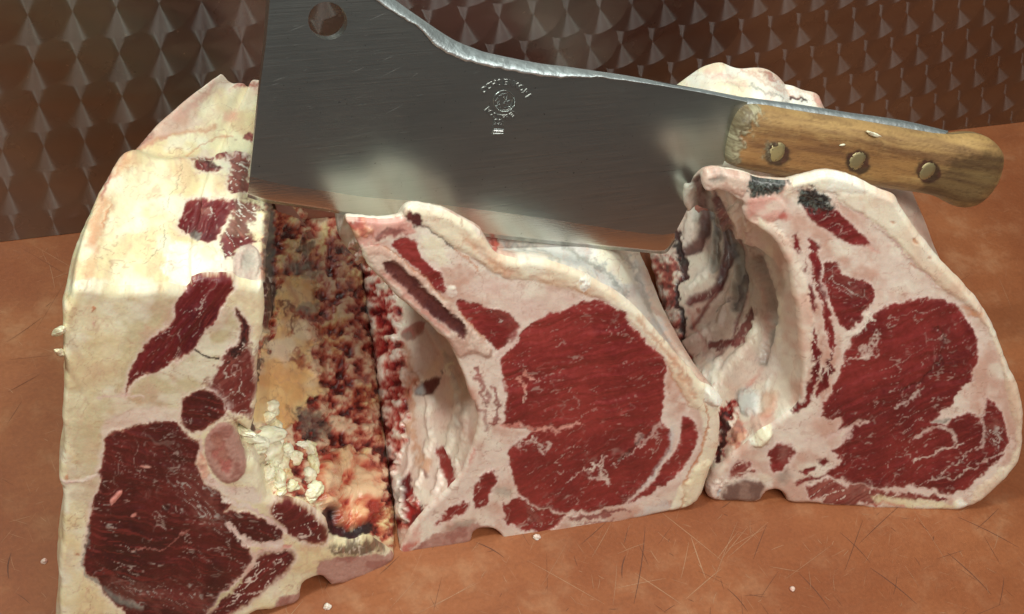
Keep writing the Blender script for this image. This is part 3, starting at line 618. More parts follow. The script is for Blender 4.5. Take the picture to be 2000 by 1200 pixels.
skin2 = [
 L('white', Z('0', (835, 640), (880, 720), (893, 800), (872, 900), (850, 960)), w=9, f=11, a=.8, h=4), L('white', Z('0', (800, 700), (836, 780), (842, 860), (815, 950)), w=8, f=10, a=.7, h=4),
 L('rim', Z('0', (862, 650), (908, 760), (905, 860), (870, 960)), w=7, f=9, a=.7, h=3), L('white', Z('0', (780, 760), (806, 850), (790, 940)), w=6, f=9, a=.6, h=3),
 L('silver', Z('4', (800, 200), (1500, 260), (1560, 560), (1700, 800), (1500, 600), (1300, 430), (1100, 310), (850, 280)), f=10, a=.7, jag=3),
 L('white', Z('4', (1220, 260), (1420, 270), (1500, 420), (1480, 460), (1350, 380)), f=8, a=.8, jag=2),
 L('grey', Z('4', (1100, 240), (1250, 320), (1380, 420), (1440, 500)), w=5, f=6, a=.7, jag=2), L('grey', Z('4', (1450, 300), (1500, 440), (1560, 580)), w=4, f=5, a=.5, jag=2),
 L('grey', Z('4', (860, 230), (1000, 260), (1120, 340)), w=4, f=6, a=.5, jag=2),
 L('redpink', Z('4', (745, 190), (790, 190), (815, 240), (800, 290), (765, 250)), f=3, h=2),
 # hollow side
 L('pinkfat', Z('5', (250, -400), (700, -300), (700, 300), (500, 600), (380, 780), (300, 780)), f=10, a=.7, jag=3),
 L('rough2', Z('4', (90, 200), (140, 300), (250, 420), (320, 500), (345, 620), (325, 740), (380, 800), (410, 900), (370, 1040)) + Z('5', (355, 60), (380, 200), (330, 330), (300, 400), (330, 500), (430, 560), (445, 600), (380, 700), (320, 800), (230, 500), (160, 0)) + Z('4', (130, 600)), 'sawn_chine', f=5, h=1.5, jag=3),
 L('stain', Z('4', (350, 740), (400, 840), (380, 1000)) + Z('5', (380, 60), (400, 220), (440, 380)), w=9, f=8, a=.7, jag=3), L('yellow', Z('4', (420, 900), (520, 780), (560, 760), (520, 900), (440, 1000)), f=10, a=.3),
 L('grey', Z('4', (560, 800), (600, 850), (640, 980)) + Z('5', (640, 60), (600, 180)), w=6, f=12, a=.5, jag=2),
 L('marrow2', Z('4', (340, 670), (390, 625), (450, 615), (455, 650), (430, 690), (370, 718), (345, 700)), f=3, h=1, jag=.6), L('grey', Z('4', (345, 690), (360, 660), (400, 690), (370, 716)), f=3, a=.6),
 L('marrow', Z('4', (395, 960), (430, 915), (530, 880), (520, 935), (480, 975), (410, 988)), f=3, h=-1, jag=.6), L('silver', Z('4', (395, 960), (430, 920), (450, 960), (420, 985)), f=4, a=.6),
 L('black', Z('4', (530, 870), (560, 840), (570, 880)), w=2, f=2, a=.7, jag=2), L('white', Z('4', (560, 820), (600, 840), (570, 890), (540, 880)), f=3, h=1.5, jag=2.5),
 L('m2', Z('5', (495, 292), (540, 280), (572, 330), (602, 430), (622, 492), (592, 516), (560, 502), (558, 430), (520, 372)), 'rib_muscle', f=2.2), L('m2b', Z('5', (430, 380), (480, 430), (460, 440), (440, 420)), f=3, a=.7),
 L('white', Z('5', (285, 440), (330, 400), (360, 420), (380, 480), (360, 560), (420, 640), (360, 660), (310, 600)), f=5, h=3, a=.8, jag=1.5),
 L('blood', Z('5', (350, 430), (380, 400), (385, 500), (372, 560), (440, 590), (420, 660), (360, 690), (380, 620), (350, 560)), f=3, jag=1.5, h=-1), L('redpink', Z('5', (300, 660), (360, 700), (440, 610), (440, 650), (370, 790), (320, 790)), f=4, jag=2),
 L('grey', Z('5', (320, 510), (345, 500), (350, 540), (325, 560)), f=3, a=.5),
]
def len2(F): return .25 - .12 * sstep(.05, .2, F[:, 2])
def warp2(G, F0, t):
    G = G.copy(); wr = sstep(.27, .34, F0[:, 0])[:, None]; tz = sstep(.15, .205, F0[:, 2])[:, None]
    G[..., 0] -= .020 * (1 - np.exp(-t / .04)) * wr
    G[..., 2] -= .032 * sstep(.0, .028, t) * tz
    return G
joint(dict(thing=('meat_joint', 'bright red rib joint in the middle with a long cut rib bone', 'meat joint'),
     plane=P2, dir=[.18, 1, 0], outline=out2, base='fatp', face=face2, skinbase='ivory', skin=skin2, seed=2, length=len2, warp=warp2, fillet=.0022,
     facename='fat_layer', skinname='outer_fat', nt=210))

# ---- right joint
out3 = Z('6', (318, 105), (340, 66), (400, 56), (480, 66), (560, 84), (600, 104), (650, 112), (700, 118), (780, 118), (860, 92), (950, 70), (1050, 80), (1150, 112), (1220, 162), (1300, 180), (1336, 200), (1350, 250), (1400, 340),
         (1500, 480), (1600, 600), (1720, 712), (1820, 852), (1872, 970), (1912, 1100)) + \
       Z('7', (1950, 180), (1986, 280), (2000, 400), (1990, 560), (1960, 650), (1880, 742), (1782, 832), (1680, 892), (1600, 906), (1400, 901), (1200, 895), (1040, 880), (820, 866), (682, 860), (670, 828), (640, 798), (592, 784), (546, 800),
         (532, 856), (400, 852), (300, 846), (240, 842), (216, 790), (232, 742), (265, 680), (330, 620), (400, 572), (450, 532), (520, 470), (600, 422), (690, 362), (742, 302), (745, 240), (765, 120)) + \
       Z('6', (822, 1020), (822, 900), (805, 800), (790, 700), (772, 600), (738, 520), (690, 440), (620, 385), (552, 350), (530, 290), (545, 232), (480, 190), (420, 165), (350, 178), (325, 150))
out3 = [(a, b + 9 * float(np.clip((440 - b) / 60, 0, 1))) for a, b in out3]
face3 = [
 L('rim', Z('6', (1030, 80), (1240, 160), (1360, 250), (1500, 470), (1720, 700), (1900, 1000), (1960, 1150)) + Z('7', (2010, 280), (2020, 560), (1900, 760), (1700, 900), (1650, 890), (1695, 870), (1710, 790), (1790, 720), (1890, 640), (1950, 560), (1952, 420),
            (1910, 300), (1880, 150)) + Z('6', (1850, 1000), (1800, 900), (1720, 800), (1600, 710), (1450, 590), (1340, 470), (1200, 350), (1030, 235), (980, 160)), 'fat_rim', f=4, h=1.2, jag=.8, a=.75),
 L('pinkfat', Z('6', (1030, 235), (1200, 350), (1340, 470), (1450, 590), (1560, 690)), w=2.5, f=2, h=.8, jag=1.2),
 L('white', Z('6', (790, 120), (860, 90), (950, 68), (1050, 78), (1150, 108), (1220, 162), (1200, 210), (1080, 190), (970, 200), (900, 165), (830, 168), (780, 200), (740, 220)), f=7, a=.95, h=1),
 L('stain', Z('6', (1640, 770), (1720, 780), (1765, 820), (1740, 842), (1690, 820)), f=6, jag=1.5, a=.9), L('stain', Z('6', (1800, 970), (1830, 990), (1815, 1000)), f=4, a=.6),
 L('stain', Z('6', (1420, 430), (1435, 450)), w=4, f=2, a=.8), L('stain', Z('6', (1300, 345), (1308, 352)), w=2, f=2, a=.7), L('stain', Z('6', (1500, 525), (1510, 530)), w=2, f=2, a=.7), L('stain', Z('6', (1405, 570), (1420, 575)), w=3, f=2, a=.7),
 L('ivory', Z('6', (545, 345), (640, 330), (760, 400), (830, 560), (880, 700), (905, 900), (895, 1080), (860, 1120)) + Z('7', (790, 150), (740, 300), (690, 230), (650, 60)) + Z('6', (740, 1000), (720, 700), (640, 440)), 'rib_bone', f=5, h=1.2, jag=.8),
 L('yellow', Z('6', (590, 400), (680, 540), (750, 760), (790, 950), (740, 1080)), w=14, f=14, a=.22, jag=2),
 L('stain', Z('6', (700, 670), (740, 680), (780, 750), (740, 740)), f=6, a=.9, jag=2), L('stain', Z('6', (720, 850), (760, 870), (740, 940), (760, 1000), (715, 960)), f=8, a=.9, jag=2),
 L('bone', Z('6', (318, 105), (340, 66), (400, 56), (500, 70), (560, 100), (550, 160), (540, 230), (450, 180), (350, 180)), 'rib_bone', f=3, h=1), L('grey', Z('6', (370, 90), (420, 82), (465, 110), (440, 150), (380, 145)), f=7, a=.7, jag=2),
 L('pink', Z('6', (560, 215), (640, 205), (740, 215), (770, 270), (740, 330), (650, 360), (580, 330), (545, 290)), f=6, a=.75, h=1), L('redpink', Z('6', (700, 320), (760, 280), (790, 320), (740, 350)), f=5, a=.8),
 L('mould', Z('6', (545, 150), (600, 105), (660, 110), (790, 115), (760, 165), (720, 205), (640, 200), (560, 215)), 'mould_patch', f=4, jag=2, h=.5),
 L('white', Z('6', (600, 330), (640, 325), (660, 370), (620, 380)), f=4, h=1.2, a=.8),
 L('m3', Z('6', (830, 250), (900, 260), (1000, 262), (1060, 322), (1130, 392), (1200, 452), (1182, 476), (1120, 472), (1050, 432), (960, 382), (890, 332)), 'cap_muscle', f=3),
 L('mould', Z('6', (815, 190), (850, 170), (950, 178), (990, 240), (1010, 270), (960, 292), (880, 290), (840, 260)), 'mould_patch', f=5, jag=2, h=-.4),
 L('pink', Z('6', (1180, 470), (1240, 510)), w=3, f=5, a=.6),
 L('m3b', Z('6', (790, 385), (830, 425), (852, 500), (820, 500)), f=3, jag=1.5), L('m3b', Z('6', (835, 540), (870, 590), (862, 612)), f=3, jag=1.5), L('m3b', Z('6', (870, 640), (900, 680), (912, 800), (900, 830), (880, 740)), f=3, jag=1.5),
 L('m3b', Z('6', (905, 860), (942, 1000), (930, 1070), (890, 1070)), f=3, jag=1.5), L('m3b', Z('7', (860, 40), (855, 130), (820, 250), (760, 330), (695, 362), (780, 250), (810, 120)), f=3, jag=1.5),
 L('m3b', Z('6', (865, 410), (920, 470), (935, 540), (942, 620), (972, 700), (962, 780), (1000, 870), (1022, 960), (1005, 1050), (970, 980), (958, 850), (920, 720), (888, 600), (885, 500)), 'rib_muscle', f=2.5, jag=1.5),
 L('m3b', Z('7', (870, 110), (930, 0), (935, 80), (890, 230), (840, 300), (850, 200)), f=3, jag=1.5), L('mott', Z('6', (870, 470), (940, 460), (930, 500), (890, 510)), f=4, a=.5),
 L('m3', Z('6', (950, 560), (1000, 555), (1042, 590), (1062, 632), (1140, 642), (1200, 662), (1222, 700), (1200, 782), (1150, 862), (1072, 922), (1040, 882), (1000, 802), (970, 742), (958, 680)), 'round_muscle', f=2.2, jag=1.3),
 L('mott', Z('6', (960, 570), (1030, 600), (1150, 680), (1180, 760), (1080, 740), (1000, 700)), f=14, a=.45, jag=3),
 L('m3', Z('6', (1100, 960), (1130, 902), (1200, 832), (1262, 790), (1400, 752), (1550, 740), (1642, 780), (1700, 850), (1742, 922), (1757, 1010)) +
            Z('7', (1742, 20), (1727, 92), (1682, 182), (1602, 282), (1530, 352), (1470, 398), (1560, 420), (1590, 382), (1690, 350), (1755, 380), (1772, 290), (1800, 270), (1850, 322), (1882, 402), (1905, 502), (1872, 602), (1782, 690),
            (1690, 762), (1600, 800), (1500, 780), (1430, 762), (1300, 757), (1200, 770), (1060, 752), (960, 712), (880, 700), (905, 670), (985, 622), (915, 560), (985, 532), (1000, 472), (1045, 432), (970, 440), (968, 370), (920, 382), (862, 372), (872, 302), (925, 230), (955, 150), (990, 50)), 'eye_muscle', f=2.4, h=.4, jag=1.2),
 L('dark', Z('6', (1520, 800), (1600, 850), (1680, 1000), (1660, 1120), (1560, 1120), (1550, 960)), f=30, a=.35, jag=2),
 L('dark', Z('6', (1545, 900), (1580, 960), (1560, 1080)) + Z('7', (1500, 80), (1420, 180), (1300, 235)), w=4, f=7, a=.55, h=-2.5),  # fold shadow painted as dark pigment along the groove
 L('pinkfat', Z('6', (1060, 940), (1120, 920), (1200, 850)), w=4, f=3, jag=2), L('pinkfat', Z('6', (1220, 930), (1200, 990), (1150, 1040)), w=5, f=4, jag=3, a=.6), L('pinkfat', Z('7', (1000, 70), (1060, 50), (1150, 20)), w=4, f=4, jag=3, a=.7),
 L('pinkfat', Z('7', (1280, 330), (1340, 280), (1400, 250)), w=4, f=4, jag=3, a=.6), L('pinkfat', Z('7', (990, 500), (1060, 410), (1130, 390)), w=4, f=4, jag=2, a=.8),
 L('pinkfat', Z('7', (1370, 480), (1480, 440), (1560, 440), (1600, 480), (1605, 510)), w=3, f=3, jag=1.5, a=.75), L('pinkfat', Z('7', (1370, 630), (1470, 580), (1540, 545), (1640, 530)), w=2.2, f=2, jag=1.5, a=.8),
 L('pinkfat', Z('7', (1500, 720), (1620, 700), (1750, 640), (1870, 570)), w=1.5, f=1.6, jag=1.5, a=.7), L('pinkfat', Z('7', (1380, 760), (1520, 700), (1640, 620), (1720, 560)), w=1.5, f=1.6, jag=2, a=.6),
 L('pinkfat', Z('7', (1770, 290), (1765, 390), (1770, 480), (1740, 560)), w=2.2, f=2.5, jag=1.5, a=.7), L('mott', Z('7', (1790, 380), (1860, 420), (1870, 520), (1800, 560), (1780, 480)), f=8, a=.5, jag=3),
 L('pinkfat', Z('7', (780, 490), (860, 500), (930, 460), (1000, 440)), w=2, f=2, a=.8, jag=1.5), L('pinkfat', Z('7', (900, 480), (960, 460), (1080, 400)), w=5, f=4, a=.8, jag=1.5),
 L('grey', Z('7', (1460, 400), (1520, 380), (1592, 385), (1545, 412)), f=4, a=.8, jag=1),
 L('m3', Z('7', (570, 560), (610, 522), (680, 515), (712, 552), (700, 622), (640, 672), (600, 680), (574, 632)), 'chine_muscle', f=3, jag=1.2), L('bone2', Z('7', (640, 520), (700, 540), (660, 640), (620, 600)), f=10, a=.35),
 L('mv', Z('7', (330, 692), (400, 642), (450, 632), (500, 662), (420, 702), (350, 712)), 'chine_muscle', f=4, jag=1.5), L('m3', Z('7', (750, 672), (830, 640), (852, 652), (800, 682), (752, 690)), f=2.5), L('m3', Z('7', (830, 610), (880, 600), (912, 622), (880, 642)), f=2.5),
 L('m3', Z('7', (700, 745), (760, 700), (840, 690), (900, 700), (820, 720), (730, 760)), f=3, jag=1.5), L('mv', Z('7', (770, 760), (900, 710), (1100, 770), (1280, 790), (1420, 790), (1560, 830), (1500, 850), (1280, 820), (1100, 870), (900, 852), (800, 820)), 'flank_muscle', f=4, jag=2),
 L('cream', Z('7', (1130, 812), (1400, 828), (1600, 862), (1600, 890), (1400, 880), (1200, 866)), f=5, a=.9, jag=1), L('redpink', Z('7', (1070, 880), (1200, 850), (1380, 890)), w=2, f=3, a=.6),
 L('m3b', Z('7', (1480, 840), (1560, 815), (1575, 840), (1500, 860)), f=3, jag=2), L('white', Z('7', (1590, 850), (1650, 830), (1690, 860), (1660, 900), (1590, 905)), f=4, h=1.2),
 L('bone3', Z('7', (300, 846), (330, 762), (400, 730), (480, 712), (540, 742), (545, 790), (532, 856), (400, 856)), 'chine_bone', f=5, h=.6), L('grey', Z('7', (620, 690), (680, 660), (700, 720), (640, 760)), f=8, a=.5),
 L('white', Z('7', (420, 720), (560, 680), (610, 720), (590, 770), (545, 770), (520, 720)), f=5, a=.6),
 L('pinkfat', Z('7', (216, 790), (232, 735), (300, 710), (340, 730), (320, 800), (260, 850)), f=4, h=2, a=.8, jag=2.5), L('silver', Z('7', (270, 780), (330, 760), (300, 815)), f=3, h=1, jag=2),
 L('white', Z('7', (445, 480), (500, 412), (568, 394), (600, 440), (562, 540), (480, 552)), 'fat_nub', f=3, h=4, jag=.5),
]
skin3 = [
 L('white', Z('0', (1340, 345), (1352, 420), (1330, 490)), w=9, f=8, a=.8, h=4), L('white', Z('0', (1384, 350), (1398, 430), (1388, 520), (1345, 562)), w=8, f=8, a=.8, h=4),
 L('white', Z('0', (1425, 375), (1442, 470), (1436, 560), (1405, 630), (1340, 665)), w=9, f=9, a=.8, h=5), L('white', Z('0', (1458, 430), (1478, 560), (1468, 660), (1420, 720), (1360, 740)), w=10, f=10, a=.8, h=5),
 L('white', Z('0', (1500, 490), (1522, 580), (1520, 680), (1490, 780)), w=8, f=10, a=.7, h=.6), L('white', Z('0', (1370, 640), (1400, 700), (1390, 780)), w=8, f=12, a=.6, h=3),
 L('pinkfat', Z('6', (160, 50), (560, 200), (760, 900), (700, 1200), (260, 1200), (0, 800)), f=14, a=.55, jag=3),
 L('m1s', Z('0', (1396, 380), (1418, 470), (1402, 570), (1352, 640)), w=4, f=4, a=.85, jag=.6, h=-2), L('m3', Z('0', (1448, 470), (1458, 570), (1430, 670), (1370, 720)), w=3.5, f=4, a=.8, jag=.6, h=-2),
 L('redpink', Z('0', (1480, 520), (1500, 620), (1486, 720), (1440, 790)), w=4, f=6, a=.6, jag=1), L('redpink', Z('0', (1340, 600), (1372, 660), (1384, 740)), w=4, f=6, a=.5, jag=1.5),
 L('redpink', Z('7', (440, 400), (560, 330), (640, 260), (600, 400), (480, 460)), f=8, a=.45, jag=2), L('redpink', Z('6', (300, 700), (400, 660), (420, 760), (330, 860), (240, 840)), f=14, a=.25, jag=3),
 L('grey', Z('6', (270, 160), (300, 260), (300, 330)), w=8, f=6, a=.62, jag=.6, h=-3), L('marrow', Z('6', (300, 150), (345, 300), (340, 400), (300, 480), (210, 520)), w=11, f=5, a=.9, jag=.6, h=-2.5),
 L('grey', Z('6', (330, 170), (380, 280), (405, 400), (395, 520), (380, 600)), w=9, f=6, a=.62, jag=.6, h=-4), L('dark', Z('6', (385, 330), (412, 430), (400, 540)), w=4, f=4, a=.6),
 L('m1s', Z('6', (400, 250), (455, 380), (472, 520), (435, 640), (400, 700), (340, 745), (265, 765)), w=9, f=5, a=.9, jag=.6, h=-2.5),
 L('grey', Z('6', (470, 400), (515, 540), (530, 660), (505, 800)), w=12, f=7, a=.62, jag=.6, h=-5), L('black', Z('6', (530, 640), (518, 730), (495, 810)), w=4, f=5, a=.7),
 L('m3', Z('6', (588, 838), (560, 910), (495, 985), (380, 1005)), w=8, f=3, a=.9, jag=1.3), L('black', Z('6', (480, 760), (430, 800), (400, 830)), w=1.6, f=2, a=.6),
 L('grey', Z('6', (620, 560), (680, 720), (690, 880), (660, 1000), (640, 1080)), w=11, f=9, a=.62, jag=.6, h=-5), L('black', Z('6', (690, 900), (665, 1000)), w=3, f=5, a=.5),
 L('marrow2', Z('6', (290, 805), (310, 800), (320, 825), (300, 835)), f=2, jag=.5), L('redpink', Z('6', (440, 330), (560, 520), (640, 700)), w=5, f=8, a=.35, jag=2), L('marrow2', Z('6', (430, 150), (520, 250), (570, 420), (620, 580)), w=2, f=4, a=.5, jag=2),
 L('rough2', Z('6', (-100, 480), (110, 540), (200, 520), (225, 600), (190, 700), (205, 850), (220, 960), (260, 1060), (330, 1200), (100, 1200), (-100, 700)), 'sawn_chine', f=6, h=1, a=.9, jag=3),
 L('pinkfat', Z('6', (20, 660), (90, 660), (130, 720), (110, 860), (50, 800), (10, 720)), f=8, h=1.5, a=.9, jag=3),
 L('black', Z('6', (190, 400), (200, 500), (232, 575), (222, 640), (182, 720), (212, 860), (215, 980), (250, 1060), (290, 1130)), w=6, f=3, a=.95, jag=1.8, h=-2),
 L('blood', Z('7', (60, -30), (100, 60), (160, 160)), w=12, f=5, jag=3), L('white', Z('7', (160, 40), (260, 30), (340, 120), (300, 240), (220, 200), (150, 130)), f=12, a=.6, h=1.5, jag=2),
 L('silver', Z('7', (400, 240), (470, 210), (530, 260), (520, 370), (440, 380), (390, 320)), f=8, a=.8, h=2.5), L('stain', Z('7', (540, 240), (620, 220), (630, 320), (560, 400), (520, 370)), f=8, a=.6, h=1),
 L('rough2', Z('7', (290, 330), (400, 300), (410, 380), (350, 420), (360, 560), (300, 640), (260, 640)), f=4, jag=3), L('black', Z('7', (330, 370), (320, 480), (310, 560), (290, 620)), w=7, f=4, jag=2, a=.9),
 L('lump', Z('7', (370, 420), (450, 400), (460, 500), (380, 560), (350, 540)), f=5, a=.7, h=1, jag=2),
 # top behind the blade
 L('white', Z('0', (1290, 150), (1400, 95), (1640, 215), (1640, 320), (1290, 320)), f=6, a=.9, jag=2),
 L('marrow2', Z('0', (1470, 133), (1500, 145), (1520, 160), (1500, 156)), f=3, a=.8, jag=1.5), L('stain', Z('0', (1400, 110), (1480, 150), (1560, 190)), w=3, f=5, a=.6, jag=2), L('grey', Z('0', (1470, 170), (1530, 195), (1545, 210)), w=3, f=4, a=.7, jag=2),
 L('dark', Z('0', (1546, 188), (1575, 198)), w=3, f=2, a=.9, jag=1.2, h=-1.5), L('pink', Z('0', (1600, 190), (1640, 210)), w=8, f=5, a=.6, jag=2), L('pink', Z('0', (1380, 140), (1460, 170)), w=4, f=6, a=.5, jag=2),
]
def len3(F): return .205 - .10 * sstep(.04, .2, F[:, 2])
def warp3(G, F0, t):
    G = G.copy(); tz = sstep(.13, .20, F0[:, 2])[:, None]
    pk = np.where(F0[:, 0] < .352, np.exp(-((F0[:, 0] - .352) / .02) ** 2), np.clip(1 - (F0[:, 0] - .352) / .085, 0, 1))[:, None]; lf = sstep(.345, .31, F0[:, 0])[:, None]; rt = sstep(.37, .43, F0[:, 0])[:, None]
    rr = sstep(.352, .37, F0[:, 0])[:, None]
    G[..., 0] -= .015 * np.sin(np.clip(t / .10, 0, 1) * math.pi * .8) * rt
    G[..., 2] -= tz * (.034 * sstep(.0, .025, t) - .024 * np.maximum(pk * 1.15, rr * (.95 - .5 * np.exp(-((F0[:, 0] - .383) / .02) ** 2))[:, None]) * sstep(.055, .085, t) + .012 * lf * sstep(.03, .09, t)) + .006 * rt * (1 - np.exp(-t / .03))
    return G
joint(dict(thing=('meat_joint', 'marbled rib joint at the right, its front top touching the wooden handle from below', 'meat joint'),
     plane=P3, dir=[.27, 1, 0], outline=out3, base='fatp', face=face3, skinbase='ivory', skin=skin3, seed=3, length=len3, warp=warp3, fillet=.0026,
     facename='fat_layer', skinname='outer_fat', nt=190, skinrelief=1.0))

# ------------------------------------------------------------------ table top
def dense_board():
    k = NT('worn_brown_board'); co = k.n('ShaderNodeTexCoord').outputs['Object']
    mp = k.n('ShaderNodeMapping'); mp.inputs['Scale'].default_value = (1, 5, 1); k.l(co, mp.inputs[0]); st = mp.outputs[0]
    big = k.noise(7, 5, co, .6); mid = k.noise(38, 5, co, .65); fine = k.noise(420, 4, co, .6); streak = k.noise(16, 6, st, .65)
    c = k.mixc(k.ramp(big, .35, .68), (.245, .072, .027), (.34, .118, .046))
    c = k.mixc(k.math('MULTIPLY', k.ramp(streak, .48, .72), .45), c, (.23, .072, .028))
    pale = k.math('MULTIPLY', k.ramp(mid, .48, .70), k.ramp(big, .36, .58))
    c = k.mixc(k.math('MULTIPLY', pale, .36), c, (.47, .25, .13))
    # short rubbed scratches in two directions
    for ang, sc in ((35, 1.), (-50, 1.3), (80, .8), (-12, 1.1)):
        m2 = k.n('ShaderNodeMapping'); m2.inputs['Rotation'].default_value = (0, 0, rad(ang)); k.l(co, m2.inputs[0])
        m3 = k.n('ShaderNodeMapping'); m3.inputs['Scale'].default_value = (1, 26, 1); k.l(m2.outputs[0], m3.inputs[0])
        nz = k.noise(38 * sc, 3, m3.outputs[0], .6)
        c = k.mixc(k.math('MULTIPLY', k.ramp(nz, .66, .74), .22), c, (.52, .36, .22))
    m4 = k.n('ShaderNodeMapping'); m4.inputs['Scale'].default_value = (1.2, 17, 1); m4.inputs['Rotation'].default_value = (0, 0, rad(-62)); k.l(co, m4.inputs[0])
    c = k.mixc(k.math('MULTIPLY', k.ramp(k.noise(45, 2, m4.outputs[0]), .72, .78), .5), c, (.10, .035, .02))
    v = k.math('MULTIPLY_ADD', fine, .5, .75); cb = k.n('ShaderNodeCombineColor')
    for i in range(3): k.l(v, cb.inputs[i])
    c = k.mixc(1.0, c, cb.outputs[0], 'MULTIPLY')
    k.l(c, k.b.inputs['Base Color']); k.l(k.math('MULTIPLY_ADD', mid, .3, .28), k.b.inputs['Roughness'])
    k.b.inputs['Specular IOR Level'].default_value = .35
    k.l(k.bump(k.math('ADD', k.math('MULTIPLY', mid, .6), k.math('MULTIPLY', fine, .4)), .35, .0008), k.b.inputs['Normal'])
    return k.m
def flat_mat(name, col, rough=.5, metal=0., nscale=300, amt=.3, bump=0.0, spec=.4):
    k = NT(name); co = k.n('ShaderNodeTexCoord').outputs['Object']; nz = k.noise(nscale, 4, co)
    c = k.mixc(nz, tuple(x * (1 - amt) for x in col), tuple(min(1, x * (1 + amt)) for x in col))
    k.l(c, k.b.inputs['Base Color']); k.b.inputs['Roughness'].default_value = rough; k.b.inputs['Metallic'].default_value = metal
    k.b.inputs['Specular IOR Level'].default_value = spec
    if bump: k.l(k.bump(nz, .6, bump), k.b.inputs['Normal'])
    return k.m
rng = np.random.default_rng(5)
bm = bmesh.new()
X0, X1, Y0, Y1 = -.55, 1.55, -.12, .640
top = [bm.verts.new(p) for p in ((X0, Y0, 0), (X1, Y0, 0), (X1, Y1, 0), (X0, Y1, 0))]; bot = [bm.verts.new((v.co.x, v.co.y, -.04)) for v in top]
bm.faces.new(top)
for i in range(4): bm.faces.new((top[(i + 1) % 4], top[i], bot[i], bot[(i + 1) % 4]))
bm.faces.new(bot[::-1])
def cut(bm, a, b, w, z, mi, bend=0.):
    a = np.asarray(a, float)[:2]; b = np.asarray(b, float)[:2]; d = b - a; n = np.array([-d[1], d[0]]) / (np.linalg.norm(d) + 1e-9)
    q = []
    for t in (0, .25, .5, .75, 1):
        c = a + d * t + n * bend * math.sin(t * math.pi); ww = w * (.08 + .92 * math.sin(math.pi * min(max(t, .03), .97)) ** .6)
        q.append((bm.verts.new((*(c + n * ww / 2), z)), bm.verts.new((*(c - n * ww / 2), z))))
    for i in range(4):
        f = bm.faces.new((q[i][0], q[i][1], q[i + 1][1], q[i + 1][0])); f.material_index = mi
        if f.normal.z < 0: f.normal_flip()
lev = [0]
def tcut(u0, v0, u1, v1, w, mi, bend=0.):
    lev[0] += 1
    cut(bm, at_z(np.float64(u0), np.float64(v0), 0.), at_z(np.float64(u1), np.float64(v1), 0.), w, .0001 + lev[0] * 4e-7, mi, bend)
for c in [(1290, 1000, 1408, 1094, .0007), (1378, 1130, 1350, 1050, .0012), (1345, 1060, 1330, 1130, .0006), (1240, 1120, 1330, 1180, .0009), (1400, 1094, 1440, 1040, .0006), (1408, 1094, 1460, 1030, .0005), (1030, 1095, 1180, 1180, .0006),
          (1200, 1150, 1300, 1130, .0006), (1310, 1060, 1285, 1040, .0005), (1340, 1170, 1410, 1110, .0008), (1500, 1020, 1420, 1090, .0005), (1780, 990, 1850, 1100, .0004), (1750, 560, 1850, 590, .0006)]: tcut(*c[:4], c[4] * .55, 1, .0002)
for c in [(930, 1060, 985, 1090, .0006), (1260, 1030, 1238, 1180, .0005), (1700, 1110, 1790, 1180, .0006), (1870, 1010, 1990, 1070, .0005), (1560, 1120, 1620, 1190, .0005), (1850, 1080, 1935, 1160, .0006), (17, 1130, 22, 1080, .0007), (1215, 1130, 1222, 1085, .0006),
          (1640, 1040, 1700, 1100, .0004), (1420, 1150, 1460, 1195, .0005)]: tcut(*c, 2, .001)
for _ in range(330):
    u = rng.uniform(0, 2000); v = rng.choice([rng.uniform(1000, 1200), rng.uniform(480, 1200)]); L_ = rng.exponential(30) + 8; a = rng.choice([rng.normal(1.0, .35), rng.normal(2.2, .4), rng.uniform(0, 3.14)])
    mi = 1 if rng.random() < .62 else 2
    tcut(u, v, u + L_ * math.cos(a), v + L_ * math.sin(a) * .8, rng.uniform(.00012, .00034), mi, rng.normal(0, .0002))
table = bm_obj('tabletop', bm, dense_board(), None, False); table['kind'] = 'structure'
table.data.materials.append(flat_mat('pale_scuff', (.40, .21, .115), .6, 0, 900, .45)); table.data.materials.append(flat_mat('dark_knife_cut', (.12, .045, .025), .7, 0, 900, .5))

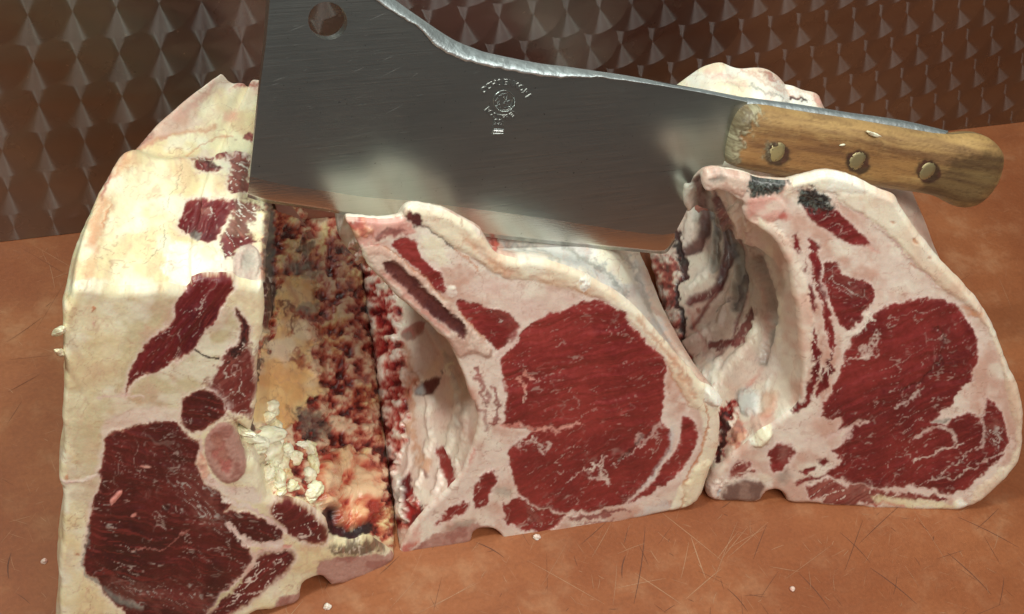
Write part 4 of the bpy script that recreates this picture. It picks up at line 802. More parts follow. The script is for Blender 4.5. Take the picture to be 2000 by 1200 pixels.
# ------------------------------------------------------------------ engine turned steel panel
def engine_turned():
    k = NT('engine_turned_steel'); co = k.n('ShaderNodeTexCoord').outputs['Object']
    sp = k.n('ShaderNodeSeparateXYZ'); k.l(co, sp.inputs[0]); x = sp.outputs[0]; z = sp.outputs[2]
    PX, PZ, RR = .0235, .031, .0203
    zz = k.math('SUBTRACT', z, k.math('MULTIPLY', k.math('SUBTRACT', x, .09), .028))
    u = k.math('DIVIDE', k.math('SUBTRACT', x, .024), PX); v = k.math('DIVIDE', k.math('SUBTRACT', zz, .138), PZ)
    iu = k.math('FLOOR', u); iv = k.math('FLOOR', v)
    fx = k.math('MULTIPLY', k.math('SUBTRACT', u, iu), PX); fz = k.math('MULTIPLY', k.math('SUBTRACT', v, iv), PZ)
    def cand(du, dv):
        X = k.math('SUBTRACT', fx, du * PX); Zc = k.math('SUBTRACT', fz, dv * PZ)
        d = k.math('SQRT', k.math('ADD', k.math('MULTIPLY', X, X), k.math('MULTIPLY', Zc, Zc)))
        return X, Zc, d
    order = [(0, 1), (1, 1), (0, 0), (1, 0)]
    cs = [cand(*o) for o in order]
    X, Zc, d = cs[3]; au, av = 1.0, 0.0; au = k.math('ADD', iu, 1.0); av = iv
    for (q, o) in ((2, (0, 0)), (1, (1, 1)), (0, (0, 1))):
        m = k.math('LESS_THAN', cs[q][2], RR)
        def sel(a, b): return k.math('ADD', k.math('MULTIPLY', a, m), k.math('MULTIPLY', b, k.math('SUBTRACT', 1.0, m)))
        X = sel(cs[q][0], X); Zc = sel(cs[q][1], Zc); d = sel(cs[q][2], d)
        au = sel(k.math('ADD', iu, float(o[0])), au); av = sel(k.math('ADD', iv, float(o[1])), av)
    cb = k.n('ShaderNodeCombineXYZ'); k.l(X, cb.inputs[0]); k.l(Zc, cb.inputs[2])
    tang = k.vmath('NORMALIZE', cb.outputs[0])
    wn = k.n('ShaderNodeTexWhiteNoise', noise_dimensions='2D'); c2 = k.n('ShaderNodeCombineXYZ'); k.l(au, c2.inputs[0]); k.l(av, c2.inputs[1]); k.l(c2.outputs[0], wn.inputs['Vector'])
    rings = k.n('ShaderNodeTexNoise', noise_dimensions='1D'); k.l(k.math('MULTIPLY_ADD', d, 2600.0, k.math('MULTIPLY', wn.outputs[0], 50.)), rings.inputs['W']); rings.inputs['Detail'].default_value = 2
    dirt = k.noise(9, 5, co, .6)
    base = k.math('MULTIPLY', k.math('MULTIPLY_ADD', rings.outputs['Fac'], .25, .80), k.math('MULTIPLY_ADD', wn.outputs[0], .14, .90))
    base = k.math('MULTIPLY', base, k.math('MULTIPLY_ADD', dirt, .3, .82))
    c = k.mixc(base, (.025, .024, .022), (.40, .395, .38))
    spk = k.noise(330, 2, co, .5); c = k.mixc(k.math('MULTIPLY', k.ramp(spk, .74, .78), .5), c, (.75, .7, .62))
    k.l(c, k.b.inputs['Base Color']); k.b.inputs['Metallic'].default_value = 1.0
    k.l(k.math('MULTIPLY_ADD', dirt, .12, .24), k.b.inputs['Roughness']); k.b.inputs['Anisotropic'].default_value = 1.0
    k.l(tang, k.b.inputs['Tangent'])
    b2 = k.n('ShaderNodeBsdfPrincipled'); k.l(c, b2.inputs['Base Color']); b2.inputs['Metallic'].default_value = 1.0
    k.l(k.math('MULTIPLY_ADD', dirt, .25, .16), b2.inputs['Roughness'])
    mx = k.n('ShaderNodeMixShader'); mx.inputs[0].default_value = .42; k.l(k.b.outputs[0], mx.inputs[1]); k.l(b2.outputs[0], mx.inputs[2]); k.l(mx.outputs[0], k.out.inputs[0])
    return k.m
bm = bmesh.new()
v8 = [bm.verts.new(p) for p in ((-.55, .631, .0004), (1.55, .631, .0004), (1.55, .631, .62), (-.55, .631, .62), (-.55, .645, .0004), (1.55, .645, .0004), (1.55, .645, .62), (-.55, .645, .62))]
for q in ((0, 1, 2, 3), (5, 4, 7, 6), (4, 0, 3, 7), (1, 5, 6, 2), (3, 2, 6, 7), (4, 5, 1, 0)): bm.faces.new([v8[i] for i in q])
wall = bm_obj('steel_panel', bm, engine_turned(), None, False)
tag(wall, 'brushed steel wall panel with rows of overlapping swirl circles behind the meat', 'wall panel')

# ------------------------------------------------------------------ cleaver
LEAN = 16
PB = Plane((0, .42, .20), (0, -math.cos(rad(LEAN)), math.sin(rad(LEAN))))
UPB = np.array([0, math.sin(rad(LEAN)), math.cos(rad(LEAN))]); EX = np.array([1., 0, 0])
def onb(pts, off=0.): 
    p = np.asarray(pts, float); return PB.at(p[:, 0], p[:, 1], off)
def densify(pts, step=12, it=0):
    P = np.asarray(pts, float); out = []
    for i in range(len(P) - 1):
        m = max(1, int(np.linalg.norm(P[i + 1] - P[i]) / step)); out += [P[i] + (P[i + 1] - P[i]) * k / m for k in range(m)]
    return np.array(out + [P[-1]])
def spline(pts, n=8):
    P = np.asarray(pts, float); Q = np.vstack([2 * P[0] - P[1], P, 2 * P[-1] - P[-2]]); out = []
    for i in range(1, len(Q) - 2):
        for t in np.arange(n) / n:
            a, b, c, d = Q[i - 1], Q[i], Q[i + 1], Q[i + 2]
            out.append(.5 * (2 * b + (c - a) * t + (2 * a - 5 * b + 4 * c - d) * t * t + (3 * b - a - 3 * c + d) * t ** 3))
    return np.array(out + [P[-1]])
def steel(name, base, rough, wav=0.0, aniso=0.0, brush=(1, 1, 60), ham=0.0):
    k = NT(name); co = k.n('ShaderNodeTexCoord').outputs['Object']
    mp = k.n('ShaderNodeMapping'); mp.inputs['Scale'].default_value = brush; mp.inputs['Rotation'].default_value = (0, rad(-8), 0); k.l(co, mp.inputs[0])
    br = k.noise(30, 5, mp.outputs[0], .7); bl = k.noise(14, 4, co, .6); pit = k.noise(700, 2, co)
    c = k.mixc(br, tuple(x * .82 for x in base), tuple(min(1, x * 1.12) for x in base))
    c = k.mixc(k.math('MULTIPLY', k.ramp(bl, .45, .7), .3), c, (base[0] * .75, base[1] * .70, base[2] * .64))
    c = k.mixc(k.math('MULTIPLY', k.ramp(pit, .70, .76), .5), c, (.04, .035, .03))
    k.l(c, k.b.inputs['Base Color']); k.b.inputs['Metallic'].default_value = 1.0
    k.l(k.math('ADD', k.math('MULTIPLY', br, .10), k.math('MULTIPLY_ADD', bl, .14, rough - .12)), k.b.inputs['Roughness'])
    h = k.math('ADD', k.math('MULTIPLY', br, .12), k.math('MULTIPLY', k.noise(28, 2, co), wav))
    if ham: h = k.math('ADD', h, k.math('MULTIPLY', k.noise(170, 3, co), ham))
    k.l(k.bump(h, .5, .0012), k.b.inputs['Normal'])
    return k.m
BLADE = steel('blade_steel', (.47, .49, .465), .31, .25)
EDGE = steel('ground_edge_steel', (.62, .61, .57), .22, .5, brush=(1, 1, 120))
SPINE = steel('hammered_spine_steel', (.68, .74, .74), .52, .6, ham=1.6)
cleaver = thing('meat_cleaver', 'large steel cleaver with worn wooden handle lying across the tops of all three joints', 'cleaver')
spf = spline([(700, -32), (722, -10), (740, 4), (780, 30), (820, 55), (850, 88), (892, 112), (930, 123), (970, 132), (1045, 146), (1110, 151), (1165, 150), (1225, 157), (1300, 168), (1380, 182), (1460, 199)], 6)
spo = spline([(722, -45), (745, -22), (766, -4), (796, 18), (828, 40), (860, 62), (892, 81), (925, 94), (955, 104), (1048, 123), (1110, 131), (1165, 139), (1225, 148), (1300, 162), (1380, 176), (1456, 191)], 6)
left = [(538, -90), (530, -30), (527, 0), (520, 80), (508, 170), (497, 260), (488, 345)]
bevt = spline([(488, 345), (560, 362), (640, 374), (720, 386), (800, 392), (900, 405), (1000, 418), (1100, 432), (1200, 448), (1280, 458), (1318, 456)], 4)
right = [(1318, 456), (1335, 425), (1352, 385), (1368, 345), (1385, 325), (1412, 322), (1440, 260)]
edge = spline([(483, 386), (520, 396), (600, 408), (740, 430), (850, 448), (950, 463), (1130, 482), (1240, 492), (1294, 496), (1306, 490), (1318, 470)], 4)
tip = spline([(538, -90), (580, -100), (640, -85), (680, -55), (700, -32)], 4)
front = np.vstack([tip[:-1], spf[:-1], [(1460, 199)], np.array(right)[::-1][:-1], bevt[::-1][:-1], np.array(left)[::-1][:-1]])
hc = (640, 41); hole = np.array([(hc[0] + 38 * math.cos(a) + 2 * math.sin(a), hc[1] + 37 * math.sin(a)) for a in np.linspace(0, 2 * math.pi, 40, endpoint=False)])
def cdt_sheet(outer, holes, off, name, mat, parent, extra=()):
    pts = [Vector(p) for p in outer]; n = len(pts); ed = [(i, (i + 1) % n) for i in range(n)]
    for h in holes:
        k0 = len(pts); pts += [Vector(p) for p in h]; ed += [(k0 + i, k0 + (i + 1) % len(h)) for i in range(len(h))]
    v, e, f, *_ = delaunay_2d_cdt(pts, ed, [], 0, 1e-5)
    V2 = np.array([tuple(q) for q in v]); C2 = np.array([V2[list(t)].mean(0) for t in f])
    ok = inside(C2[:, 0], C2[:, 1], outer)
    for h in holes: ok &= ~inside(C2[:, 0], C2[:, 1], h)
    F = np.array([t for t, o in zip(f, ok) if o and len(t) == 3])
    a = V2[F]; cr = (a[:, 1, 0] - a[:, 0, 0]) * (a[:, 2, 1] - a[:, 0, 1]) - (a[:, 1, 1] - a[:, 0, 1]) * (a[:, 2, 0] - a[:, 0, 0])
    F[cr > 0] = F[cr > 0][:, ::-1]
    return V2, F
def strip(name, rings, mat, parent, smooth=True, closed=False):
    """rings: list of (n,3) point rows"""
    R_ = np.stack(rings, 0); k, n = R_.shape[:2]; idx = np.arange(k * n).reshape(k, n)
    if closed: idx = np.hstack([idx, idx[:, :1]])
    return mesh_obj(name, R_.reshape(-1, 3), grid_faces(idx), mat, parent, None, smooth)
V2, F = cdt_sheet(front, [hole], 0, 'blade', BLADE, cleaver)
TH = .0060
# front sheet, rear sheet (thinning towards the edge), hole wall and rim joined in one closed plate
zc = lambda P2: 1 - .75 * sstep(0, 330, 0 + P2[:, 1] - np.interp(P2[:, 0], spf[:, 0], spf[:, 1], left=-30))
Vf = PB.at(V2[:, 0], V2[:, 1]); th = (TH * zc(V2) * np.where(V2[:, 0] > 1200, np.interp(V2[:, 0], [1200, 1440], [1, .7]), 1))
Vr = Vf - PB.N * th[:, None]
fo = np.array([[np.abs(V2 - p).sum(1).argmin()] for p in front]).ravel(); ho = np.array([[np.abs(V2 - p).sum(1).argmin()] for p in hole]).ravel(); nv = len(V2)
tri = [*F, *(F[:, ::-1] + nv)]
bmB = bmesh.new(); vs = [bmB.verts.new(p) for p in np.vstack([Vf, Vr])]
for t in tri:
    try: bmB.faces.new([vs[i] for i in t])
    except ValueError: pass
for loop in (fo, ho):
    for a, b in zip(loop, np.roll(loop, -1)):
        if a != b:
            try: bmB.faces.new([vs[a], vs[b], vs[b + nv], vs[a + nv]])
            except ValueError: pass
bmesh.ops.recalc_face_normals(bmB, faces=bmB.faces)
# scratches of the blade: hair thin strips laid on the steel
for i in range(90):
    u = rng.uniform(510, 1400) if i % 3 else rng.uniform(510, 860); vv_ = rng.uniform(15, 400)
    if not inside(np.array([u]), np.array([vv_]), front)[0] or vv_ < np.interp(u, spf[:, 0], spf[:, 1], left=-20) + 12 or math.hypot(u - hc[0], vv_ - hc[1]) < 60: continue
    l_ = rng.exponential(16) + 6; a = rng.normal(-.38, .16); w_ = rng.uniform(.00003, .00010)
    A, B = PB.at(np.array([u, u + l_ * math.cos(a)]), np.array([vv_, vv_ + l_ * math.sin(a)]), .00004 + i * 1e-6); n_ = _n(np.cross(B - A, PB.N)) * w_
    m_ = (A + B) / 2; f = bmB.faces.new([bmB.verts.new(p) for p in (A, m_ + n_, B, m_ - n_)]); f.material_index = 1
blade = bm_obj('blade', bmB, BLADE, cleaver, False)
blade.data.materials.append(flat_mat('bright_scratch', (.45, .47, .45), .5, 1., 500, .3))
# ground edge: from the bevel line down to the sharp edge, with a rear face
b2 = densify(bevt, 9); e2 = densify(edge, 9); tq = np.linspace(0, 1, 110)
def along(P, t):
    P = np.asarray(P, float); d = np.r_[0, np.cumsum(np.linalg.norm(np.diff(P, axis=0), axis=1))]; d /= d[-1]; return np.stack([np.interp(t, d, P[:, 0]), np.interp(t, d, P[:, 1])], 1)
bt = along(b2, tq); et = along(e2, tq); wob = (fbm(tq * 9, tq * 0, 5) - .5) * 5; bt[:, 1] += 0
thb = TH * .25
strip('cutting_edge', [onb(bt, 0.0), onb(bt * .75 + et * .25, -.0001), onb(bt * .5 + et * .5, -.0003), onb(bt * .2 + et * .8, -.0007), onb(et, -.0011), onb(bt * .3 + et * .7, -.0012), onb(bt, -.0016)], EDGE, cleaver)
# spine: rolled, hammered bead between the front line and the rear line
tq = np.linspace(0, 1, 260); A2 = along(spf, tq); B2 = along(spo, tq)
hm = (fbm(tq * 60, tq * 0, 3, 3) - .5); hm2 = (fbm(tq * 90, tq * 0 + 4, 9, 3) - .5)
gate = np.interp(tq, [0, .12, .2, .62, .72, 1], [.7, 1, 1.2, 1, .35, .1])
A2b = A2 + np.stack([0 * tq, 4.5 * hm * gate + 1.5], 1)
strip('spine', [onb(A2b, -.0001), onb(A2b + [0, -.5], .0009 * 1), onb(A2b * .75 + B2 * .25, .0006) - np.outer(hm2 * gate * .0007, UPB), onb(A2b * .5 + B2 * .5, -.0012), onb(A2b * .22 + B2 * .78, -.0036), onb(B2, -.0062), onb(B2 + [0, 3], -.0072), onb(B2 + [0, 9], -.0068)], SPINE, cleaver)
# tang strip along the top of the handle
tA = spline([(1455, 199), (1560, 216), (1652, 229), (1760, 248), (1846, 263)], 8); tB = spline([(1455, 190), (1560, 204), (1652, 219), (1760, 235), (1852, 256)], 8)
tq = np.linspace(0, 1, 60); A2 = along(tA, tq); B2 = along(tB, tq)
strip('tang', [onb(A2 + [0, 8], -.0002), onb(A2, -.0004), onb(A2 * .5 + B2 * .5, -.0016), onb(B2, -.0038), onb(B2 + [0, 8], -.0045)], SPINE, cleaver)

def t_wood(U, V):
    x, y = rot(U + 6 * (fbm(U / 90, V / 90, 301) - .5), V + 10 * (fbm(U / 120, V / 60, 302) - .5), 10)
    g = fbm(x / 90, y / 7, 303, 4); p = fbm(x / 16, y / 1.9, 304, 2); lo = fbm(x / 160, y / 30, 305, 3)
    c = mix(np.broadcast_to(S(160, 124, 78), U.shape + (3,)), S(118, 84, 54), sstep(.35, .8, g) * .8)
    c = mix(c, S(188, 152, 94), sstep(.52, .75, lo) * .5)
    c = mix(c, S(70, 42, 24), sstep(.60, .78, p) * .28)
    return c, .45 + .2 * g, (g - .5) * .5 - sstep(.6, .78, p) * .25
T['wood'] = t_wood
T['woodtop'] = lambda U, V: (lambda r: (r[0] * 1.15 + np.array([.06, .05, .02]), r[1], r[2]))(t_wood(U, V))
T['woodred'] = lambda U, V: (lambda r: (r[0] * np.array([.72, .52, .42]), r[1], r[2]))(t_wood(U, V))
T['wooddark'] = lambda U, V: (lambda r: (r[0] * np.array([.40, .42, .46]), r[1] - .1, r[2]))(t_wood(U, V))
T['grease'] = t_rough(77, [S(150, 144, 116), S(120, 112, 90), S(176, 170, 140), S(96, 84, 62), S(140, 126, 96)], 12, S(90, 78, 58))
def pad(name, outline, layers, base, off, hgt, Rpx, mat, parent, sgn=1, step=2.2, shape=1.0):
    O = smooth_poly(outline, 1); u0, v0 = O.min(0) - step; u1, v1 = O.max(0) + step
    U, V = np.meshgrid(np.arange(u0, u1, step), np.arange(v0, v1, step), indexing='ij')
    ins = inside(U, V, O); cell = ins[:-1, :-1] | ins[1:, :-1] | ins[1:, 1:] | ins[:-1, 1:]
    use = np.zeros(U.shape, bool); use[:-1, :-1] |= cell; use[1:, :-1] |= cell; use[1:, 1:] |= cell; use[:-1, 1:] |= cell
    idx = np.full(U.shape, -1); idx[use] = np.arange(use.sum()); F = grid_faces(idx)[cell.ravel()]
    u = U[use].copy(); v = V[use].copy(); d = seg_dist(u, v, O, True); o = np.where(~ins[use])[0]; N_ = np.roll(O, -1, 0)
    q = np.stack([u[o], v[o]], 1)[:, None]; b = (N_ - O)[None]; t = np.clip(((q - O[None]) * b).sum(-1) / ((b * b).sum(-1) + 1e-9), 0, 1); c = O[None] + t[..., None] * b
    w = c[np.arange(len(o)), ((q - c) ** 2).sum(-1).argmin(1)]; u[o] = w[:, 0]; v[o] = w[:, 1]; d[o] = 0
    c, r, h, part, names = paint(u, v, base, layers, 900)
    x = np.clip(d / Rpx, 0, 1); prof = np.sqrt(1 - (1 - x) ** 2) ** shape
    P = PB.at(u, v, off) + PB.N * (sgn * (hgt * prof + h * .0005 * sstep(0, 6, d)))[:, None]
    return mesh_obj(name, P, F[:, ::-1] if sgn > 0 else F, mat, parent, {'pigment': c, 'wet': r})
def wood_mat():
    k = NT('worn_beech'); co = k.n('ShaderNodeTexCoord').outputs['Object']; at = k.n('ShaderNodeAttribute', attribute_name='pigment'); wt = k.n('ShaderNodeAttribute', attribute_name='wet')
    mp = k.n('ShaderNodeMapping'); mp.inputs['Scale'].default_value = (1, 1, 9); mp.inputs['Rotation'].default_value = (0, rad(-5), 0); k.l(co, mp.inputs[0])
    nz = k.noise(260, 4, mp.outputs[0], .6); cb = k.n('ShaderNodeCombineColor'); v = k.math('MULTIPLY_ADD', nz, .4, .8)
    for i in range(3): k.l(v, cb.inputs[i])
    k.l(k.mixc(1.0, at.outputs['Color'], cb.outputs[0], 'MULTIPLY'), k.b.inputs['Base Color']); k.l(wt.outputs['Fac'], k.b.inputs['Roughness'])
    k.l(k.bump(nz, .5, .0006), k.b.inputs['Normal']); return k.m
WOOD = wood_mat()
hout = [(1448, 205), (1480, 202), (1560, 217), (1652, 230), (1760, 249), (1846, 264), (1900, 259), (1926, 266), (1942, 277), (1954, 294), (1956, 312), (1948, 346), (1930, 376), (1906, 397), (1882, 404), (1860, 401), (1845, 394),
        (1828, 384), (1806, 376), (1752, 369), (1700, 362), (1640, 354), (1560, 346), (1500, 338), (1440, 326), (1418, 318), (1414, 300), (1420, 268), (1430, 232)]
riv = [(1514, 295), (1671, 312), (1808, 332)]
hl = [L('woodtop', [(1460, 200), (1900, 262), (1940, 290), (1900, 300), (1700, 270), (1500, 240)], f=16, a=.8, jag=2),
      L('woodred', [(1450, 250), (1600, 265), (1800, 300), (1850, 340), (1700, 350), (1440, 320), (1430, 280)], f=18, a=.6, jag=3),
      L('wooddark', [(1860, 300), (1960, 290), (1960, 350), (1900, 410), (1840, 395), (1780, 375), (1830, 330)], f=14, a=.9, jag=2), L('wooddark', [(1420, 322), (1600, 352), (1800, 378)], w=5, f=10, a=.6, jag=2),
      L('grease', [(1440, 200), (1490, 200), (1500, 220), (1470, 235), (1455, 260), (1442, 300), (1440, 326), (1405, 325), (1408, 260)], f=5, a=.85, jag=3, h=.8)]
for (a, b), rr in zip(riv, (26, 25, 25)): hl.append(L('wooddark', [(a + rr * math.cos(t), b + rr * math.sin(t)) for t in np.linspace(0, 6.28, 14)[:-1]], f=4, a=.85, jag=1.2)); hl.append(L('black', [(a + 24 * math.cos(t), b + 23 * math.sin(t)) for t in np.linspace(0, 6.28, 14)[:-1]], f=2, a=.7, jag=.6))
hl.append(L('grease', [(1490, 275), (1510, 265), (1500, 310), (1488, 308)], f=5, a=.6, jag=3))
for l_ in hl: l_['p'] = [(a - 13, b - 7) for a, b in l_['p']]
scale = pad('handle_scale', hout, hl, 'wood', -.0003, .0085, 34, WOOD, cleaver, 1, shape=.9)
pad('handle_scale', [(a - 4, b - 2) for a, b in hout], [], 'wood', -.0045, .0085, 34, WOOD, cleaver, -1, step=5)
# wall of wood between the scales, closing the handle round the tang
Hs = smooth_poly(hout, 1); strip('handle_core', [PB.at(Hs[:, 0], Hs[:, 1], -.0002), PB.at(Hs[:, 0] - 4, Hs[:, 1] - 2, -.0046)], flat_mat('beech_core', (.30, .20, .10), .5, 0, 200, .3), cleaver, True, True)
BR = steel('rivet_brass', (.62, .54, .30), .52, .3)
for a, b in riv:
    b0 = bmesh.new(); cen = PB.at(np.array([a]), np.array([b]), .0066)[0]; rings = []
    for rr, hh in ((.0056, 0.), (.0056, .0012), (.0053, .0016), (.0030, .0017), (.0010, .0018)):
        rings.append([b0.verts.new(cen + EX * rr * math.cos(t) + UPB * rr * math.sin(t) + PB.N * hh) for t in np.linspace(0, 2 * math.pi, 37)[:-1]])
    for q in range(4):
        for i in range(36): b0.faces.new((rings[q][i], rings[q][(i + 1) % 36], rings[q + 1][(i + 1) % 36], rings[q + 1][i]))
    b0.faces.new(rings[-1]); bm_obj('rivet', b0, BR, scale)
# ---- stamped maker's mark
def glyph(ch, u, v, ang, size, out, bold=.03):
    cu = bpy.data.curves.new('g', 'FONT'); cu.body = ch; cu.size = 1; cu.align_x = 'CENTER'; cu.align_y = 'CENTER'; cu.extrude = .06; cu.offset = bold; cu.resolution_u = 3
    o = bpy.data.objects.new('g', cu); COL.objects.link(o); dg = bpy.context.evaluated_depsgraph_get(); me = bpy.data.meshes.new_from_object(o.evaluated_get(dg))
    c0 = PB.at(np.array([u]), np.array([v]), .00015)[0]; ca, sa = math.cos(rad(ang)), math.sin(rad(ang)); k0 = len(out[0])
    for q in me.vertices:
        x = q.co.x * size; y = q.co.y * size; xr = x * ca + y * sa; yr = -x * sa + y * ca
        out[0].append(c0 + EX * xr + UPB * yr + PB.N * q.co.z * size)
    for p in me.polygons: out[1].append([k0 + i for i in p.vertices])
    bpy.data.objects.remove(o); bpy.data.meshes.remove(me); bpy.data.curves.remove(cu)
G_ = ([], [])
px = .000262
for i, ch in enumerate('OCHSENKOPF'):
    a = -42 + i * 11.2; glyph(ch, 984 + 57 * math.sin(rad(a)), 219 - 57 * math.cos(rad(a)), a + 2, 15.5 * px, G_)
for i, ch in enumerate('ROSTFREI'):
    a = 57 - i * 14.5; glyph(ch, 982 - 35 * math.sin(rad(a)), 196 + 35 * math.cos(rad(a)), a - 4, 14 * px, G_)
glyph('22', 973, 240, 8, 15 * px, G_, .04)
def bar(pts, w, h=.0003):
    P = onb(pts, .00003)
    for A, B in zip(P[:-1], P[1:]):
        n_ = _n(np.cross(B - A, PB.N)) * w / 2; k0 = len(G_[0]); G_[0].extend([A + n_, A - n_, B - n_, B + n_, A + n_ * .4 + PB.N * h, A - n_ * .4 + PB.N * h, B - n_ * .4 + PB.N * h, B + n_ * .4 + PB.N * h])
        G_[1].extend([[k0 + 4, k0 + 5, k0 + 6, k0 + 7], [k0, k0 + 1, k0 + 5, k0 + 4], [k0 + 2, k0 + 3, k0 + 7, k0 + 6], [k0 + 1, k0 + 2, k0 + 6, k0 + 5], [k0 + 3, k0, k0 + 4, k0 + 7]])
bar([(985 + 21 * math.cos(t), 198 + 20.5 * math.sin(t)) for t in np.linspace(0, 6.283, 40)], .0006)
for t in np.linspace(-.3, 2.6, 20): bar([(985 + 18 * math.cos(t), 198 + 17.5 * math.sin(t)), (985 + 21 * math.cos(t), 198 + 20.5 * math.sin(t))], .0005)
for st in ([(978, 185), (990, 183), (999, 190), (1001, 200), (996, 209), (984, 211)], [(984, 190), (988, 197), (983, 203), (990, 208)], [(972, 192), (976, 197), (972, 202), (968, 197), (972, 192)], [(970, 207), (976, 204), (978, 211)],
           [(991, 188), (986, 203), (994, 206)], [(980, 186), (974, 188)], [(996, 196), (990, 199)]): bar(st, .0005)
bar([(961, 262), (964, 253), (983, 254), (984, 262), (961, 262)], .0008); bar([(963, 257), (983, 258)], .0016); bar([(961, 250), (966, 236), (982, 237), (985, 250)], .0004)
me = bpy.data.meshes.new('maker_stamp'); me.from_pydata([tuple(p) for p in G_[0]], [], G_[1]); me.materials.append(flat_mat('stamp_steel', (.46, .47, .45), .32, 1., 500, .3))
o = bpy.data.objects.new('maker_stamp', me); COL.objects.link(o); o.parent = blade

# ------------------------------------------------------------------ crumbs and scraps
from mathutils.bvhtree import BVHTree
def surf(u, v, names):
    bpy.context.view_layer.update(); best = None; d = Vector(_n(ray(np.float64(u), np.float64(v)))); e = Vector(EYE)
    for o in names:
        r = o.ray_cast(e, d)
        if r[0] and (best is None or r[3] < best[1] if False else r[0] and (best is None or (r[1] - e).length < best[1])): best = (r[1].copy(), (r[1] - e).length, r[2].copy())
    return best
meat_meshes = [o for o in bpy.data.objects if o.type == 'MESH' and o.parent and o.parent.name.startswith('meat_joint')]
def crumb(name, u, v, size, label, cat, group, tissue='white', sc=(1, 1, 1), seed=0, on=None, ang=0., sink=.3, curl=0.):
    if on == 'table': p = Vector(at_z(np.float64(u), np.float64(v), 0.)) + Vector((0, 0, size * sc[2] * .55))
    elif on == 'handle': p = Vector(PB.at(np.array([u]), np.array([v]), .0086 + size * .1)[0])
    else:
        h = surf(u, v, meat_meshes)
        p = h[0] + (Vector(EYE) - h[0]).normalized() * size * sink if h else Vector(P1.at(np.array([u]), np.array([v]))[0])
    b = bmesh.new(); bmesh.ops.create_icosphere(b, subdivisions=4, radius=1)
    for q in b.verts:
        c = np.array(q.co); n = fbm(np.array([c[0] * .9 + seed]), np.array([c[1] * .9 + c[2] * .8]), seed, 4)[0]; n2 = fbm(np.array([c[1] * 4 + seed]), np.array([c[2] * 4 - c[0] * 3]), seed + 5, 3)[0]
        c = c * (.42 + 1.0 * n + .35 * (n2 - .5)); c = c * np.array(sc) * size; c[2] += curl * (c[0] ** 2) / size; q.co = c
    me = bpy.data.meshes.new(name); b.to_mesh(me); b.free()
    for q in me.polygons: q.use_smooth = True
    n = len(me.vertices); co = np.zeros(n * 3); me.vertices.foreach_get('co', co); co = co.reshape(-1, 3) * 6000
    c, r, h = T[tissue](co[:, 0] + seed * 31, co[:, 1] + co[:, 2])
    at = me.attributes.new('pigment', 'FLOAT_COLOR', 'POINT'); at.data.foreach_set('color', np.hstack([c, np.ones((n, 1))]).astype(np.float32).ravel())
    at = me.attributes.new('wet', 'FLOAT', 'POINT'); at.data.foreach_set('value', np.full(n, .45, np.float32)); me.materials.append(MEAT)
    o = bpy.data.objects.new(name, me); COL.objects.link(o); o.location = p; o.rotation_euler = (rad(35), rad(15) * math.sin(seed), rad(ang)); tag(o, label, cat, group); return o
T['crumbfat'] = t_fat(S(240, 236, 200), S(226, 214, 160), 91)
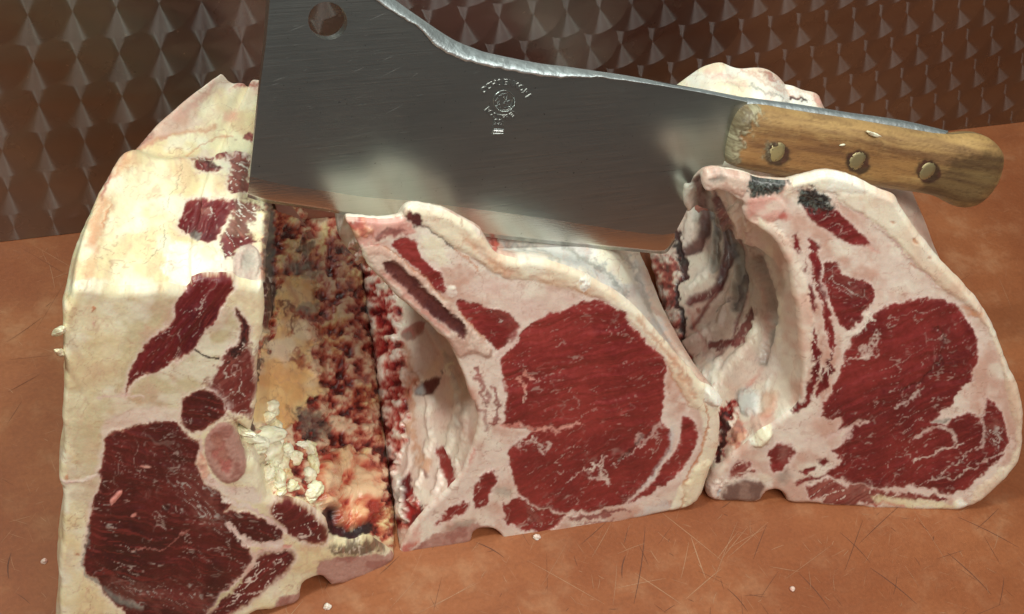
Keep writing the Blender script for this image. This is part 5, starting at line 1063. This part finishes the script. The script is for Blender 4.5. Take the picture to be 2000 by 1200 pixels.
pile = [(532, 800, 9, (1, .7, .6), 40), (520, 818, 9, (.7, .6, 1), 80), (468, 838, 10, (1.5, .4, .5), -50), (483, 856, 9, (1.3, .5, .5), -30), (515, 855, 11, (1.6, .7, .5), 15), (505, 872, 9, (1, .8, .6), 0), (540, 868, 9, (.8, .8, .6), 0),
        (526, 890, 11, (1, 1, .7), 20), (548, 905, 10, (1, .9, .7), 70), (520, 925, 9, (.9, .8, .6), 10), (560, 880, 8, (.8, .7, .6), 30), (590, 868, 9, (1.2, .5, .6), 0), (606, 885, 10, (.5, 1.1, .7), 20), (612, 905, 9, (.5, 1.1, .7), 5),
        (603, 930, 8, (.8, .8, .6), 0), (612, 958, 10, (.9, .7, .6), 30), (604, 972, 7, (.8, .7, .6), 0), (545, 940, 9, (.7, 1, .7), 10), (550, 958, 7, (.8, .5, .5), 60), (575, 895, 9, (1, .8, .5), 0), (572, 950, 7, (.8, .7, .6), 0), (535, 835, 8, (.8, .9, .6), 0)]
for i, (u, v, s_, sc, a) in enumerate(pile):
    crumb('fat_crumb', u, v, s_ * .00062, 'pale crumb in the heap of fat inside the hollow of the left joint', 'fat crumb', 'heap of fat crumbs in the left joint', 'crumbfat', sc, i + 3, None, a, .15)
crumb('meat_crumb', 157, 487, .0018, 'round pinkish bead on the board near the steel panel at left', 'meat crumb', 'crumbs on the board', 'pink', (1, 1, .8), 41, 'table')
crumb('meat_crumb', 87, 1098, .0017, 'pale crumb on the board left of the fat edge of the dark joint', 'meat crumb', 'crumbs on the board', 'pink', (1, .8, .7), 42, 'table')
crumb('meat_crumb', 639, 1187, .0022, 'pink white crumb on the board below the notch in the left joint', 'meat crumb', 'crumbs on the board', 'pinkfat', (1, .8, .7), 43, 'table')
crumb('meat_crumb', 1547, 1152, .0018, 'tiny pink crumb on the open board at the lower right', 'meat crumb', 'crumbs on the board', 'pink', (1, .8, .7), 44, 'table')
crumb('meat_crumb', 1048, 1051, .0020, 'pale crumb at the bottom edge of the middle joint', 'meat crumb', 'crumbs on the board', 'pinkfat', (1.2, .8, .7), 45, 'table')
crumb('fat_scrap', 1706, 262, .0045, 'white flake of fat stuck on the wooden handle above the middle rivet', 'fat scrap', None, 'crumbfat', (1.1, .22, .45), 46, 'handle', -18)
crumb('fat_scrap', 1645, 283, .0016, 'tiny white speck of fat on the handle just left of the middle rivet', 'fat scrap', None, 'crumbfat', (1.1, .4, .6), 47, 'handle', 0)
for u, v, s_, sc, a in ((115, 648, 14, (.5, .4, 1.5), 10), (119, 690, 15, (.45, .4, 1.9), -10)):
    crumb('fat_bead', u, v, s_ * .00028, 'cream fat bead on the outer edge of the left joint, ' + ('upper one' if v < 660 else 'lower and longer one'), 'fat bead', 'beads of fat on the left joint', 'cream', sc, int(u), None, a, .2)
